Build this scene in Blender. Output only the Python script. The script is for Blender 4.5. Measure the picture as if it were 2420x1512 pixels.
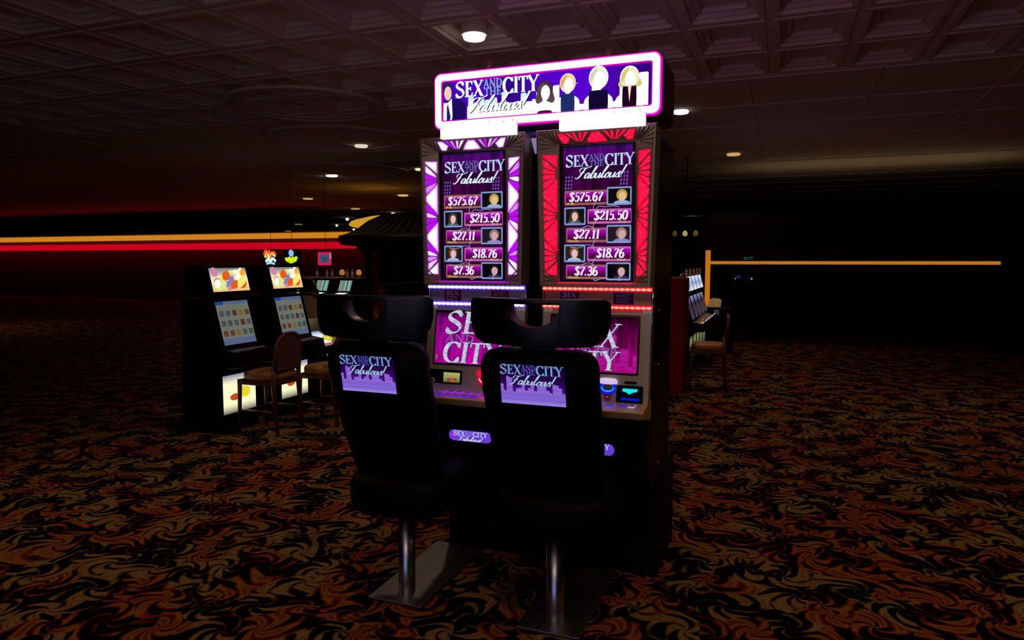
import bpy, bmesh, math, random
from mathutils import Vector, Matrix
random.seed(7)
scn = bpy.context.scene
COL = scn.collection
for o in list(bpy.data.objects): bpy.data.objects.remove(o)

# ------------------------------------------------------------------ camera, world, exposure
PW, PH, FPX, HOR, VPX = 2420.0, 1512.0, 1660.0, 615.0, 1850.0
pitch = math.atan((PH/2-HOR)/FPX)
yaw = math.atan((VPX-PW/2)*math.cos(pitch)/FPX)
cam_data = bpy.data.cameras.new('camera')
cam_data.sensor_width = 36.0
cam_data.lens = FPX/PW*36.0
cam_data.clip_start = 0.05; cam_data.clip_end = 200
cam = bpy.data.objects.new('camera', cam_data); COL.objects.link(cam)
cam.location = (0, 0, 1.5)
cam.rotation_euler = (math.pi/2-pitch, 0, yaw)
scn.camera = cam
w = bpy.data.worlds.new('world'); scn.world = w; w.use_nodes = True
w.node_tree.nodes['Background'].inputs[0].default_value = (0.02, 0.012, 0.008, 1)
w.node_tree.nodes['Background'].inputs[1].default_value = 0.15
scn.view_settings.view_transform = 'Standard'
scn.view_settings.look = 'None'
scn.view_settings.exposure = 0.0
scn.view_settings.gamma = 1.0
scn.view_settings.use_curve_mapping = False

def area_light(name, loc, target, size, power, color, size_y=None, parent=None, spread=None):
    d = bpy.data.lights.new(name, 'AREA'); d.energy = power; d.color = color
    d.shape = 'RECTANGLE' if size_y else 'DISK'; d.size = size
    if size_y: d.size_y = size_y
    if spread: d.spread = spread
    o = bpy.data.objects.new(name, d); COL.objects.link(o); o.location = loc
    v = Vector(target)-Vector(loc); o.rotation_euler = v.to_track_quat('-Z', 'Y').to_euler()
    return o
area_light('added_uplight_right', (1.5, 14.5, 2.45), (1.5, 14.6, 3.3), 4.5, 3, (1.0, .72, .35), 1.2)  # added unseen uplight brightening the ceiling over the partition
area_light('added_ceiling_wash', (-1.0, -1.0, 2.2), (-1.2, 2.5, 3.4), 2.0, 5.5, (1.0, .68, .68), 1.0)  # added unseen lamp on the near ceiling, standing in for machines out of view
# added unseen lights standing in for the gaming floor behind the camera
area_light('hall_standin_light', (.4, -3.3, 1.0), (-1.0, 2.7, 1.0), 0.3, 7, (0.42, 0.58, 1.0), 1.5)
area_light('hall_standin_light_left', (-1.8, -3.5, 1.0), (-1.4, 2.7, 1.0), 0.3, 5, (0.42, 0.58, 1.0), 1.5)
area_light('hall_standin_light_warm', (0.5, -2.0, 3.1), (-0.9, 3.0, 1.2), 1.2, 8, (1.0, 0.66, 0.42), 1.2)

# ------------------------------------------------------------------ helpers
def lin(r, g, b, k=1.0):
    def f(c):
        c /= 255.0
        return c/12.92 if c <= 0.04045 else ((c+0.055)/1.055)**2.4
    return (f(r)*k, f(g)*k, f(b)*k, 1.0)

def tag(o, label=None, cat=None, group=None, kind=None):
    if label: o['label'] = label
    if cat: o['category'] = cat
    if group: o['group'] = group
    if kind: o['kind'] = kind
    return o

def empty(name, loc=(0, 0, 0), rz=0.0, label=None, cat=None, group=None):
    o = bpy.data.objects.new(name, None); COL.objects.link(o)
    o.location = loc; o.rotation_euler = (0, 0, rz); o.empty_display_size = 0.1
    return tag(o, label, cat, group)

def obj(name, bm, mats, parent=None, loc=None, smooth=False, bevel=0.0, seg=2):
    me = bpy.data.meshes.new(name)
    bmesh.ops.recalc_face_normals(bm, faces=bm.faces)
    bm.to_mesh(me); bm.free()
    if not isinstance(mats, (list, tuple)): mats = [mats]
    for m in mats: me.materials.append(m)
    o = bpy.data.objects.new(name, me); COL.objects.link(o)
    if parent: o.parent = parent
    if loc: o.location = loc
    if smooth:
        for p in me.polygons: p.use_smooth = True
    if bevel > 0:
        b = o.modifiers.new('bevel', 'BEVEL'); b.width = bevel; b.segments = seg
        b.limit_method = 'ANGLE'; b.angle_limit = math.radians(35)
        for p in me.polygons: p.use_smooth = True
        wn = o.modifiers.new('wn', 'WEIGHTED_NORMAL'); wn.keep_sharp = True
    return o

def copy_tree(o, parent=None):
    c = o.copy(); COL.objects.link(c); c.parent = parent
    for ch in [x for x in bpy.data.objects if x.parent == o]:
        d = copy_tree(ch, c)
    return c

def box(bm, x0, x1, y0, y1, z0, z1, mi=0):
    v = [bm.verts.new(p) for p in ((x0,y0,z0),(x1,y0,z0),(x1,y1,z0),(x0,y1,z0),(x0,y0,z1),(x1,y0,z1),(x1,y1,z1),(x0,y1,z1))]
    for f in ((0,3,2,1),(4,5,6,7),(0,1,5,4),(1,2,6,5),(2,3,7,6),(3,0,4,7)):
        fc = bm.faces.new([v[i] for i in f]); fc.material_index = mi
    return v

def prism_x(bm, prof, x0, x1, mi=0):
    """profile of (y,z) points extruded along x"""
    a = [bm.verts.new((x0, y, z)) for y, z in prof]; b = [bm.verts.new((x1, y, z)) for y, z in prof]
    n = len(prof)
    bm.faces.new(a).material_index = mi; bm.faces.new(b[::-1]).material_index = mi
    for i in range(n):
        bm.faces.new((a[i], a[(i+1) % n], b[(i+1) % n], b[i])).material_index = mi

def prism_y(bm, prof, y0, y1, mi=0):
    a = [bm.verts.new((x, y0, z)) for x, z in prof]; b = [bm.verts.new((x, y1, z)) for x, z in prof]
    n = len(prof)
    bm.faces.new(a).material_index = mi; bm.faces.new(b[::-1]).material_index = mi
    for i in range(n):
        bm.faces.new((a[i], a[(i+1) % n], b[(i+1) % n], b[i])).material_index = mi

def lathe(bm, prof, n=32, cx=0, cy=0, sx=1, sy=1, mi=0, closed=False):
    rings = []
    for r, z in prof:
        if r < 1e-6: rings.append([bm.verts.new((cx, cy, z))])
        else: rings.append([bm.verts.new((cx+sx*r*math.cos(2*math.pi*i/n), cy+sy*r*math.sin(2*math.pi*i/n), z)) for i in range(n)])
    for a, b in zip(rings[:-1], rings[1:]):
        for i in range(n):
            j = (i+1) % n
            if len(a) == 1 and len(b) == 1: continue
            if len(a) == 1: f = bm.faces.new((a[0], b[j], b[i]))
            elif len(b) == 1: f = bm.faces.new((a[i], a[j], b[0]))
            else: f = bm.faces.new((a[i], a[j], b[j], b[i]))
            f.material_index = mi

def tube(bm, pts, r, n=8, mi=0, cap=True):
    pts = [Vector(p) for p in pts]; rings = []
    rr = r if isinstance(r, (list, tuple)) else [r]*len(pts)
    for i, p in enumerate(pts):
        d = (pts[min(i+1, len(pts)-1)]-pts[max(i-1, 0)]).normalized()
        up = Vector((0, 0, 1)) if abs(d.z) < 0.95 else Vector((1, 0, 0))
        a = d.cross(up).normalized(); b = d.cross(a).normalized()
        rings.append([bm.verts.new(p+a*rr[i]*math.cos(2*math.pi*k/n)+b*rr[i]*math.sin(2*math.pi*k/n)) for k in range(n)])
    for q, s in zip(rings[:-1], rings[1:]):
        for k in range(n):
            bm.faces.new((q[k], q[(k+1) % n], s[(k+1) % n], s[k])).material_index = mi
    if cap:
        bm.faces.new(rings[0]).material_index = mi; bm.faces.new(rings[-1][::-1]).material_index = mi

def rrect(x0, x1, z0, z1, r, n=6):
    pts = []
    for cx, cz, a0 in ((x1-r, z0+r, -90), (x1-r, z1-r, 0), (x0+r, z1-r, 90), (x0+r, z0+r, 180)):
        for i in range(n+1):
            a = math.radians(a0+90*i/n); pts.append((cx+r*math.cos(a), cz+r*math.sin(a)))
    return pts

# ------------------------------------------------------------------ materials
MATS = {}
def pbr(name, color, rough=0.5, metal=0.0, spec=0.5, noise=None, bump=None, emis=None, estr=0, coat=0):
    if name in MATS: return MATS[name]
    m = bpy.data.materials.new(name); m.use_nodes = True; nt = m.node_tree; b = nt.nodes['Principled BSDF']
    b.inputs['Base Color'].default_value = color; b.inputs['Roughness'].default_value = rough
    b.inputs['Metallic'].default_value = metal; b.inputs['Specular IOR Level'].default_value = spec
    b.inputs['Coat Weight'].default_value = coat
    tc = nt.nodes.new('ShaderNodeTexCoord')
    if noise:
        sc, amt = noise
        n = nt.nodes.new('ShaderNodeTexNoise'); n.inputs['Scale'].default_value = sc; n.inputs['Detail'].default_value = 4
        nt.links.new(tc.outputs['Object'], n.inputs['Vector'])
        mx = nt.nodes.new('ShaderNodeMixRGB'); mx.blend_type = 'MULTIPLY'; mx.inputs[0].default_value = amt
        mx.inputs[1].default_value = color
        nt.links.new(n.outputs['Color'], mx.inputs[2]); 
        r = nt.nodes.new('ShaderNodeMapRange'); r.inputs[3].default_value = 0.6; r.inputs[4].default_value = 1.4
        nt.links.new(n.outputs['Fac'], r.inputs[0]); nt.links.new(r.outputs[0], mx.inputs[2])
        nt.links.new(mx.outputs[0], b.inputs['Base Color'])
    if bump:
        sc, st = bump
        n2 = nt.nodes.new('ShaderNodeTexNoise'); n2.inputs['Scale'].default_value = sc; n2.inputs['Detail'].default_value = 6
        nt.links.new(tc.outputs['Object'], n2.inputs['Vector'])
        bp = nt.nodes.new('ShaderNodeBump'); bp.inputs['Strength'].default_value = st; bp.inputs['Distance'].default_value = 0.01
        nt.links.new(n2.outputs['Fac'], bp.inputs['Height']); nt.links.new(bp.outputs[0], b.inputs['Normal'])
    if emis:
        b.inputs['Emission Color'].default_value = emis; b.inputs['Emission Strength'].default_value = estr
    MATS[name] = m
    return m

def glow(name, color, strength=1.0):
    if name in MATS: return MATS[name]
    m = bpy.data.materials.new(name); m.use_nodes = True; nt = m.node_tree
    nt.nodes.remove(nt.nodes['Principled BSDF'])
    e = nt.nodes.new('ShaderNodeEmission'); e.inputs[0].default_value = color; e.inputs[1].default_value = strength
    nt.links.new(e.outputs[0], nt.nodes['Material Output'].inputs[0]); MATS[name] = m
    return m

def print_mat(name, mode=None):
    """light that a screen or a backlit print gives off, coloured per corner of its shapes"""
    if name in MATS: return MATS[name]
    m = bpy.data.materials.new(name); m.use_nodes = True; nt = m.node_tree
    nt.nodes.remove(nt.nodes['Principled BSDF'])
    a = nt.nodes.new('ShaderNodeAttribute'); a.attribute_name = 'ink'
    e = nt.nodes.new('ShaderNodeEmission'); out = nt.nodes['Material Output']
    tc = nt.nodes.new('ShaderNodeTexCoord')
    src = a.outputs['Color']
    if mode == 'glitter':
        v = nt.nodes.new('ShaderNodeTexVoronoi'); v.inputs['Scale'].default_value = 170
        nt.links.new(tc.outputs['Object'], v.inputs['Vector'])
        lt = nt.nodes.new('ShaderNodeMath'); lt.operation = 'LESS_THAN'; lt.inputs[1].default_value = 0.22
        nt.links.new(v.outputs['Distance'], lt.inputs[0])
        sp = nt.nodes.new('ShaderNodeSeparateColor'); nt.links.new(v.outputs['Color'], sp.inputs[0])
        gt = nt.nodes.new('ShaderNodeMath'); gt.operation = 'GREATER_THAN'; gt.inputs[1].default_value = 0.80
        nt.links.new(sp.outputs[0], gt.inputs[0])
        mu = nt.nodes.new('ShaderNodeMath'); mu.operation = 'MULTIPLY'
        nt.links.new(lt.outputs[0], mu.inputs[0]); nt.links.new(gt.outputs[0], mu.inputs[1])
        n = nt.nodes.new('ShaderNodeTexNoise'); n.inputs['Scale'].default_value = 320
        nt.links.new(tc.outputs['Object'], n.inputs['Vector'])
        mr = nt.nodes.new('ShaderNodeMapRange'); mr.inputs[3].default_value = 0.45; mr.inputs[4].default_value = 1.6
        nt.links.new(n.outputs['Fac'], mr.inputs[0])
        m1 = nt.nodes.new('ShaderNodeMixRGB'); m1.blend_type = 'MULTIPLY'; m1.inputs[0].default_value = 1
        nt.links.new(src, m1.inputs[1]); nt.links.new(mr.outputs[0], m1.inputs[2])
        m2 = nt.nodes.new('ShaderNodeMixRGB'); m2.inputs[2].default_value = (1.0, 0.45, 0.7, 1)
        nt.links.new(mu.outputs[0], m2.inputs[0]); nt.links.new(m1.outputs[0], m2.inputs[1]); src = m2.outputs[0]
    if mode == 'streak':
        n = nt.nodes.new('ShaderNodeTexNoise'); n.inputs['Scale'].default_value = 16; n.inputs['Detail'].default_value = 3
        mp = nt.nodes.new('ShaderNodeMapping'); mp.inputs['Scale'].default_value = (3.0, 1, 0.45); mp.inputs['Rotation'].default_value = (0, 0.35, 0)
        nt.links.new(tc.outputs['Object'], mp.inputs[0]); nt.links.new(mp.outputs[0], n.inputs['Vector'])
        mr = nt.nodes.new('ShaderNodeMapRange'); mr.inputs[1].default_value = 0.3; mr.inputs[2].default_value = 0.7
        mr.inputs[3].default_value = 0.25; mr.inputs[4].default_value = 1.7
        nt.links.new(n.outputs['Fac'], mr.inputs[0])
        m1 = nt.nodes.new('ShaderNodeMixRGB'); m1.blend_type = 'MULTIPLY'; m1.inputs[0].default_value = 1
        nt.links.new(src, m1.inputs[1]); nt.links.new(mr.outputs[0], m1.inputs[2]); src = m1.outputs[0]
    if mode == 'dots':
        ck = nt.nodes.new('ShaderNodeTexVoronoi'); ck.inputs['Scale'].default_value = 260; ck.inputs['Randomness'].default_value = 0
        nt.links.new(tc.outputs['Object'], ck.inputs['Vector'])
        mr = nt.nodes.new('ShaderNodeMapRange'); mr.inputs[1].default_value = 0.2; mr.inputs[2].default_value = 0.6
        mr.inputs[3].default_value = 1.12; mr.inputs[4].default_value = 0.72
        nt.links.new(ck.outputs['Distance'], mr.inputs[0])
        m1 = nt.nodes.new('ShaderNodeMixRGB'); m1.blend_type = 'MULTIPLY'; m1.inputs[0].default_value = 1
        nt.links.new(src, m1.inputs[1]); nt.links.new(mr.outputs[0], m1.inputs[2]); src = m1.outputs[0]
    nt.links.new(src, e.inputs[0]); nt.links.new(e.outputs[0], out.inputs[0]); MATS[name] = m
    return m
PRINT = print_mat('backlit_print'); GLITTER = print_mat('glitter_backlit', 'glitter')
STREAK = print_mat('screen_streaks', 'streak'); DOTS = print_mat('screen_dots', 'dots')

ROPE = print_mat('rope_letters', 'streak')
nd = [n for n in ROPE.node_tree.nodes if n.type == 'TEX_NOISE'][0]; nd.inputs['Scale'].default_value = 60
nd = [n for n in ROPE.node_tree.nodes if n.type == 'MAP_RANGE'][0]; nd.inputs[3].default_value = .55; nd.inputs[4].default_value = 1.25
nd = [n for n in ROPE.node_tree.nodes if n.type == 'MAPPING'][0]; nd.inputs['Scale'].default_value = (.6, 1, 3.2); nd.inputs['Rotation'].default_value = (0, -.5, 0)

class Flat:
    """collects coloured shapes lying on one plane of a thing; LAYER apart so nothing fights"""
    LAYER = 0.0004
    def __init__(s, origin, u=(1, 0, 0), v=(0, 0, 1), n=(0, -1, 0)):
        s.o, s.u, s.v, s.n = Vector(origin), Vector(u), Vector(v), Vector(n)
        s.reset()
    def reset(s): s.polys = []; s.cur = 0
    def poly(s, pts, col, layer=1, mi=0):
        """col: one rgba or one per point"""
        s.polys.append(([s.o+s.u*x+s.v*y+s.n*(layer*s.LAYER) for x, y in pts], col, mi))
    def rect(s, x0, x1, y0, y1, col, layer=1, mi=0, top=None):
        c = col if top is None else [col, col, top, top]
        s.poly([(x0, y0), (x1, y0), (x1, y1), (x0, y1)], c, layer, mi)
    def vgrad(s, x0, x1, stops, layer=1, mi=0):
        for (ya, ca), (yb, cb) in zip(stops[:-1], stops[1:]):
            s.poly([(x0, ya), (x1, ya), (x1, yb), (x0, yb)], [ca, ca, cb, cb], layer, mi)
    def rounded(s, x0, x1, y0, y1, r, col, layer=1, mi=0):
        s.poly(rrect(x0, x1, y0, y1, r, 5), col, layer, mi)
    def ellipse(s, cx, cy, rx, ry, col, layer=1, mi=0, n=20, rim=None, rot=0):
        c, sn = math.cos(rot), math.sin(rot)
        pts = [(cx+rx*math.cos(2*math.pi*i/n)*c-ry*math.sin(2*math.pi*i/n)*sn, cy+rx*math.cos(2*math.pi*i/n)*sn+ry*math.sin(2*math.pi*i/n)*c) for i in range(n)]
        if rim is None: s.poly(pts, col, layer, mi)
        else:
            for i in range(n): s.poly([(cx, cy), pts[i], pts[(i+1) % n]], [col, rim, rim], layer, mi)
    def fan(s, pts, hot, rim, layer=1, mi=0, mid=0.55):
        cx = sum(p[0] for p in pts)/len(pts); cy = sum(p[1] for p in pts)/len(pts)
        inn = [(cx+(x-cx)*mid, cy+(y-cy)*mid) for x, y in pts]
        n = len(pts)
        s.poly(inn, hot, layer, mi)
        for i in range(n):
            j = (i+1) % n
            s.poly([inn[i], inn[j], pts[j], pts[i]], [hot, hot, rim, rim], layer, mi)
    def stroke(s, pts, wd, col, layer=1, mi=0):
        """wd number or list"""
        n = len(pts)
        if n < 2: return
        L, R = [], []
        for i, p in enumerate(pts):
            a = pts[max(i-1, 0)]; b = pts[min(i+1, n-1)]
            dx, dy = b[0]-a[0], b[1]-a[1]; l = math.hypot(dx, dy) or 1
            ww = (wd[i] if isinstance(wd, (list, tuple)) else wd)/2
            L.append((p[0]-dy/l*ww, p[1]+dx/l*ww)); R.append((p[0]+dy/l*ww, p[1]-dx/l*ww))
        for i in range(n-1):
            s.poly([L[i], R[i], R[i+1], L[i+1]], col, layer, mi)
    def build(s, name, parent, mats=None, label=None):
        me = bpy.data.meshes.new(name); vs, fs, cols, mis = [], [], [], []
        for pts, col, mi in s.polys:
            k = len(vs); vs += [tuple(p) for p in pts]; fs.append(list(range(k, k+len(pts)))); mis.append(mi)
            if isinstance(col[0], (int, float)): cols += [col]*len(pts)
            else: cols += list(col)
        me.from_pydata(vs, [], fs)
        at = me.color_attributes.new('ink', 'FLOAT_COLOR', 'CORNER')
        for i, c in enumerate(cols): at.data[i].color = c
        for m in (mats or [PRINT]): me.materials.append(m)
        for p, mi in zip(me.polygons, mis): p.material_index = mi
        o = bpy.data.objects.new(name, me); COL.objects.link(o); o.parent = parent
        if label: o['label'] = label
        s.reset(); return o

# ------------------------------------------------------------------ lettering built from strokes
def crom(pts, k=5, closed=False):
    if len(pts) < 3: return pts
    out = []; n = len(pts)
    for i in range(n if closed else n-1):
        g = (lambda j: pts[j % n]) if closed else (lambda j: pts[max(0, min(n-1, j))])
        p0, p1, p2, p3 = g(i-1), g(i), g(i+1), g(i+2)
        for t in [q/k for q in range(k)]:
            out.append(tuple(0.5*((2*p1[a])+(-p0[a]+p2[a])*t+(2*p0[a]-5*p1[a]+4*p2[a]-p3[a])*t*t+(-p0[a]+3*p1[a]-3*p2[a]+p3[a])*t**3) for a in (0, 1)))
    out.append(pts[0] if closed else pts[-1]); return out
# per glyph: width, curves (smoothed), straight thick, straight thin, serif centres (x, y, half width)
ROM = {
 'S': (.60, [[(.50,.80),(.44,.94),(.29,.985),(.14,.93),(.08,.79),(.14,.65),(.29,.54),(.45,.42),(.52,.26),(.44,.08),(.27,.015),(.12,.06),(.05,.20)]], [], [[(.50,.98),(.50,.74)],[(.05,.0),(.05,.27)]], []),
 'E': (.54, [], [[(.15,0),(.15,1)]], [[(.13,.965),(.46,.965)],[(.15,.52),(.38,.52)],[(.13,.035),(.48,.035)],[(.46,.99),(.47,.78)],[(.38,.63),(.38,.40)],[(.47,.01),(.50,.25)]], [(.10,.02,.10),(.10,.98,.10)]),
 'X': (.66, [], [[(.10,1),(.56,0)]], [[(.58,1),(.08,0)]], [(.10,.98,.12),(.57,.98,.11),(.57,.02,.12),(.08,.02,.11)]),
 'A': (.64, [], [[(.31,1),(.55,0)]], [[(.31,1),(.06,0)],[(.15,.35),(.46,.35)]], [(.06,.02,.09),(.55,.02,.11)]),
 'N': (.70, [], [[(.12,1),(.57,0)]], [[(.12,0),(.12,1)],[(.57,0),(.57,1)]], [(.10,.98,.10),(.57,.98,.10),(.12,.02,.10)]),
 'D': (.66, [[(.13,.96),(.33,.94),(.52,.78),(.58,.5),(.52,.22),(.33,.06),(.13,.04)]], [[(.15,0),(.15,1)]], [], [(.11,.02,.09),(.11,.98,.09)]),
 'T': (.58, [], [[(.29,0),(.29,1)]], [[(.03,.96),(.55,.96)],[(.035,.98),(.03,.76)],[(.545,.98),(.55,.76)]], [(.29,.02,.13)]),
 'H': (.70, [], [[(.14,0),(.14,1)],[(.56,0),(.56,1)]], [[(.14,.51),(.56,.51)]], [(.14,.02,.11),(.56,.02,.11),(.14,.98,.11),(.56,.98,.11)]),
 'C': (.66, [[(.60,.78),(.50,.92),(.35,.98),(.18,.90),(.08,.70),(.06,.48),(.10,.25),(.22,.07),(.38,.015),(.52,.06),(.62,.20)]], [], [[(.60,.98),(.60,.72)],[(.62,.0),(.62,.28)]], []),
 'I': (.30, [], [[(.15,0),(.15,1)]], [], [(.15,.02,.13),(.15,.98,.13)]),
 'Y': (.62, [], [[(.06,1),(.32,.46)],[(.32,.50),(.32,0)]], [[(.60,1),(.33,.46)]], [(.07,.98,.11),(.60,.98,.10),(.32,.02,.13)]),
}
def roman(flat, text, x, y, h, col, layer=2, wscale=1.0, thick=.17, thin=.055, shear=0.0, mi=0, gap=0.02, hook=None):
    """draw text, return end x"""
    def T(p): return (x+(p[0]*wscale+p[1]*shear)*h, y+p[1]*h)
    for ch in text:
        if ch == ' ': x += .3*h*wscale; continue
        wd, curves, thicks, thins, serifs = ROM[ch]
        for c in curves:
            pts = crom(c, 5); ws = []
            for i in range(len(pts)):
                a = pts[max(i-1, 0)]; b = pts[min(i+1, len(pts)-1)]
                ang = math.atan2(b[1]-a[1], b[0]-a[0])
                if ch == 'S': f = abs(math.sin(ang-0.35+math.pi/2 if False else ang))**1.0; f = max(f, 0.0); f = abs(math.cos(ang-math.radians(-50)))**2
                else: f = abs(math.sin(ang))**1.3
                ws.append((thin+(thick*1.08-thin)*f)*h)
            flat.stroke([T(p) for p in pts], ws, col, layer, mi)
        for c in thicks: flat.stroke([T(p) for p in c], thick*h, col, layer, mi)
        for c in thins: flat.stroke([T(p) for p in c], thin*h*1.15, col, layer, mi)
        for sx, sy, hw in serifs: flat.stroke([T((sx-hw, sy)), T((sx+hw, sy))], .042*h, col, layer, mi)
        x += (wd+gap)*h*wscale
    return x
def roman_w(text, h, wscale=1.0, gap=.02): return sum((ROM[c][0]+gap)*h*wscale if c != ' ' else .3*h*wscale for c in text)
DIG = {
 '$': (.50, [[(.42,.76),(.36,.90),(.24,.95),(.11,.88),(.08,.74),(.16,.60),(.27,.50),(.39,.38),(.42,.22),(.33,.08),(.21,.04),(.10,.10),(.06,.22)]], [[(.25,1.08),(.25,-.08)]]),
 '0': (.52, [[(.25,.97),(.10,.80),(.07,.5),(.10,.2),(.25,.03),(.41,.2),(.44,.5),(.41,.8),(.25,.97),(.12,.86)]], []),
 '1': (.38, [], [[(.06,.80),(.20,.98)]]),
 '2': (.52, [[(.08,.76),(.14,.92),(.27,.97),(.40,.88),(.42,.70),(.32,.48),(.18,.28),(.08,.08)]], [[(.06,.07),(.44,.07)],[(.44,.04),(.46,.22)]]),
 '3': (.50, [[(.08,.82),(.18,.95),(.32,.93),(.39,.78),(.33,.60),(.20,.53),(.36,.45),(.43,.27),(.36,.08),(.20,.02),(.07,.15)]], []),
 '5': (.50, [[(.12,.54),(.24,.60),(.37,.53),(.42,.33),(.36,.10),(.22,.02),(.08,.12)]], [[(.12,.52),(.13,.95)],[(.12,.94),(.42,.96)]]),
 '6': (.52, [[(.40,.92),(.24,.90),(.11,.66),(.08,.35),(.14,.10),(.27,.02),(.40,.12),(.43,.32),(.36,.52),(.24,.55),(.12,.42)]], []),
 '7': (.48, [[(.42,.92),(.30,.60),(.20,.30),(.17,.0)]], [[(.06,.93),(.44,.93)],[(.07,.96),(.06,.76)]]),
 '8': (.52, [[(.25,.97),(.12,.88),(.12,.68),(.26,.52),(.41,.36),(.42,.14),(.26,.02),(.10,.14),(.11,.36),(.26,.52),(.39,.68),(.39,.88),(.25,.97)]], []),
 '.': (.24, [[(.10,.02),(.10,.13)]], []),
}
def digits(flat, text, x, y, h, col, layer=2, shear=0.12, wscale=1.0, mi=0, thick=.15):
    def T(p): return (x+(p[0]*wscale+p[1]*shear)*h, y+p[1]*h)
    for ch in text:
        wd, cur, thins = DIG[ch]
        if ch == '1': flat.stroke([T((.20, 0)), T((.20, 1))], thick*h, col, layer, mi); flat.stroke([T((.08, .02)), T((.33, .02))], .06*h, col, layer, mi)
        if ch == '.': flat.rect(x+.04*h, x+.2*h, y, y+.16*h, col, layer, mi); x += wd*h*wscale; continue
        for c in cur:
            pts = crom(c, 4); ws = []
            for i in range(len(pts)):
                a = pts[max(i-1, 0)]; b = pts[min(i+1, len(pts)-1)]
                ws.append((.07+(thick-.07)*abs(math.sin(math.atan2(b[1]-a[1], b[0]-a[0])))**.8)*h)
            flat.stroke([T(p) for p in pts], ws, col, layer, mi)
        for c in thins: flat.stroke([T(p) for p in c], .085*h, col, layer, mi)
        x += wd*h*wscale
    return x
SCR = {
 'F': (.62, [[(.10,.62),(.02,.70),(.10,.86),(.30,.90),(.55,.88),(.85,1.02)],[(.46,.90),(.34,.55),(.26,.20),(.10,.00),(-.06,.08)],[(.14,.46),(.32,.50),(.52,.48)]]),
 'a': (.44, [[(.34,.40),(.20,.46),(.06,.28),(.08,.05),(.20,.04),(.32,.24),(.36,.42),(.32,.12),(.38,.02),(.50,.18)]]),
 'b': (.40, [[(.02,.20),(.20,.72),(.24,1.0),(.15,.86),(.09,.35),(.12,.04),(.24,.02),(.34,.22),(.28,.42),(.46,.34)]]),
 'u': (.46, [[(.04,.42),(.03,.12),(.12,.01),(.26,.14),(.34,.44)],[(.34,.42),(.33,.10),(.40,.02),(.50,.16)]]),
 'l': (.28, [[(.0,.15),(.20,.70),(.24,1.02),(.14,.85),(.08,.25),(.14,.02),(.30,.15)]]),
 'o': (.40, [[(.22,.45),(.07,.28),(.09,.04),(.24,.02),(.33,.24),(.25,.44),(.24,.36),(.44,.36)]]),
 's': (.34, [[(.0,.12),(.22,.50),(.20,.34),(.29,.14),(.18,.01),(.05,.06)]]),
 '!': (.20, [[(.14,1.05),(.10,.60),(.05,.24)],[(.04,.07),(.02,.0)]]),
}
def script(flat, text, x, y, h, col, layer=2, shear=.5, lo=.03, hi=.10, mi=0, ws=1.0):
    def T(p): return (x+(p[0]*ws+p[1]*shear)*h, y+p[1]*h)
    for ch in text:
        adv, cur = SCR[ch]
        for c in cur:
            pts = [T(p) for p in crom(c, 5)]; wl = []
            for i in range(len(pts)):
                a = pts[max(i-1, 0)]; b = pts[min(i+1, len(pts)-1)]
                ang = math.atan2(b[1]-a[1], b[0]-a[0]); down = 1 if b[1] < a[1] else .55
                wl.append((lo+(hi-lo)*abs(math.sin(ang))*down)*h)
            flat.stroke(pts, wl, col, layer, mi)
        x += adv*h*ws
    return x
def typed(flat, text, x, y, h, col, layer=2, shear=0.0, wscale=1.0, mi=0):
    cu = bpy.data.curves.new('t', 'FONT'); cu.body = text; cu.size = 1.0; cu.shear = shear
    o = bpy.data.objects.new('t', cu); COL.objects.link(o)
    dg = bpy.context.evaluated_depsgraph_get(); me = o.evaluated_get(dg).to_mesh()
    vs = [(v.co.x, v.co.y) for v in me.vertices]
    fs = [[vs[i] for i in p.vertices] for p in me.polygons]
    o.evaluated_get(dg).to_mesh_clear(); bpy.data.objects.remove(o); bpy.data.curves.remove(cu)
    for f in fs: flat.poly([(x+px*h*1.4*wscale, y+py*h*1.4) for px, py in f], col, layer, mi)

def logo(flat, x0, x1, ytop, hh, layer=2, face=None, shade=None, small=None, scr=None, mi=0, title_slant=0.0):
    """two line title: capitals with a small stacked pair of words in the middle, script below.  hh = cap height"""
    face = face or lin(205, 228, 250); shade = shade or lin(95, 130, 205); small = small or lin(120, 125, 215); scr = scr or lin(225, 238, 255)
    W = x1-x0; ws = W/(roman_w('SEX', hh)+roman_w('CITY', hh)+1.28*hh)
    y = ytop-hh
    def both(fn, cf, cs, off=(.035, -.03)):
        fn(off[0]*hh, off[1]*hh, cs, layer); fn(0, 0, cf, layer+1)
    xe = [0]
    def a(dx, dy, c, l): xe[0] = roman(flat, 'SEX', x0+dx, y+dy, hh, c, l, ws, mi=mi)
    both(a, face, shade)
    xm = x0+roman_w('SEX', hh, ws)
    sh = hh*.56; sw = 1.22*hh*ws
    k1 = sw/roman_w('AND', sh); k2 = sw*.92/roman_w('THE', sh)
    both(lambda dx, dy, c, l: roman(flat, 'AND', xm+dx, y+hh*.46+dy, sh, c, l, k1, mi=mi, thick=.14), small, tuple(q*.45 for q in small[:3])+(1,))
    both(lambda dx, dy, c, l: roman(flat, 'THE', xm+.06*hh+dx, y-.02*hh+dy, sh*.85, c, l, k2/.85, mi=mi, thick=.14), small, tuple(q*.45 for q in small[:3])+(1,))
    xc = xm+1.28*hh*ws
    both(lambda dx, dy, c, l: roman(flat, 'CITY', xc+dx, y+dy, hh, c, l, ws, mi=mi), face, shade)
    # script
    sH = hh*1.02; sx = x0+W*.15; total = 3.52*sH; sc = W*.66/total
    for dx, c, l in ((.06*hh, (0.004, 0.003, 0.012, 1), layer+2), (0.0, scr, layer+3)):
        script(flat, 'Fabulous!', sx+dx, y-hh*1.06-dx*.5, sH, c, l, .50, .04, .15, mi, sc)

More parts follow.
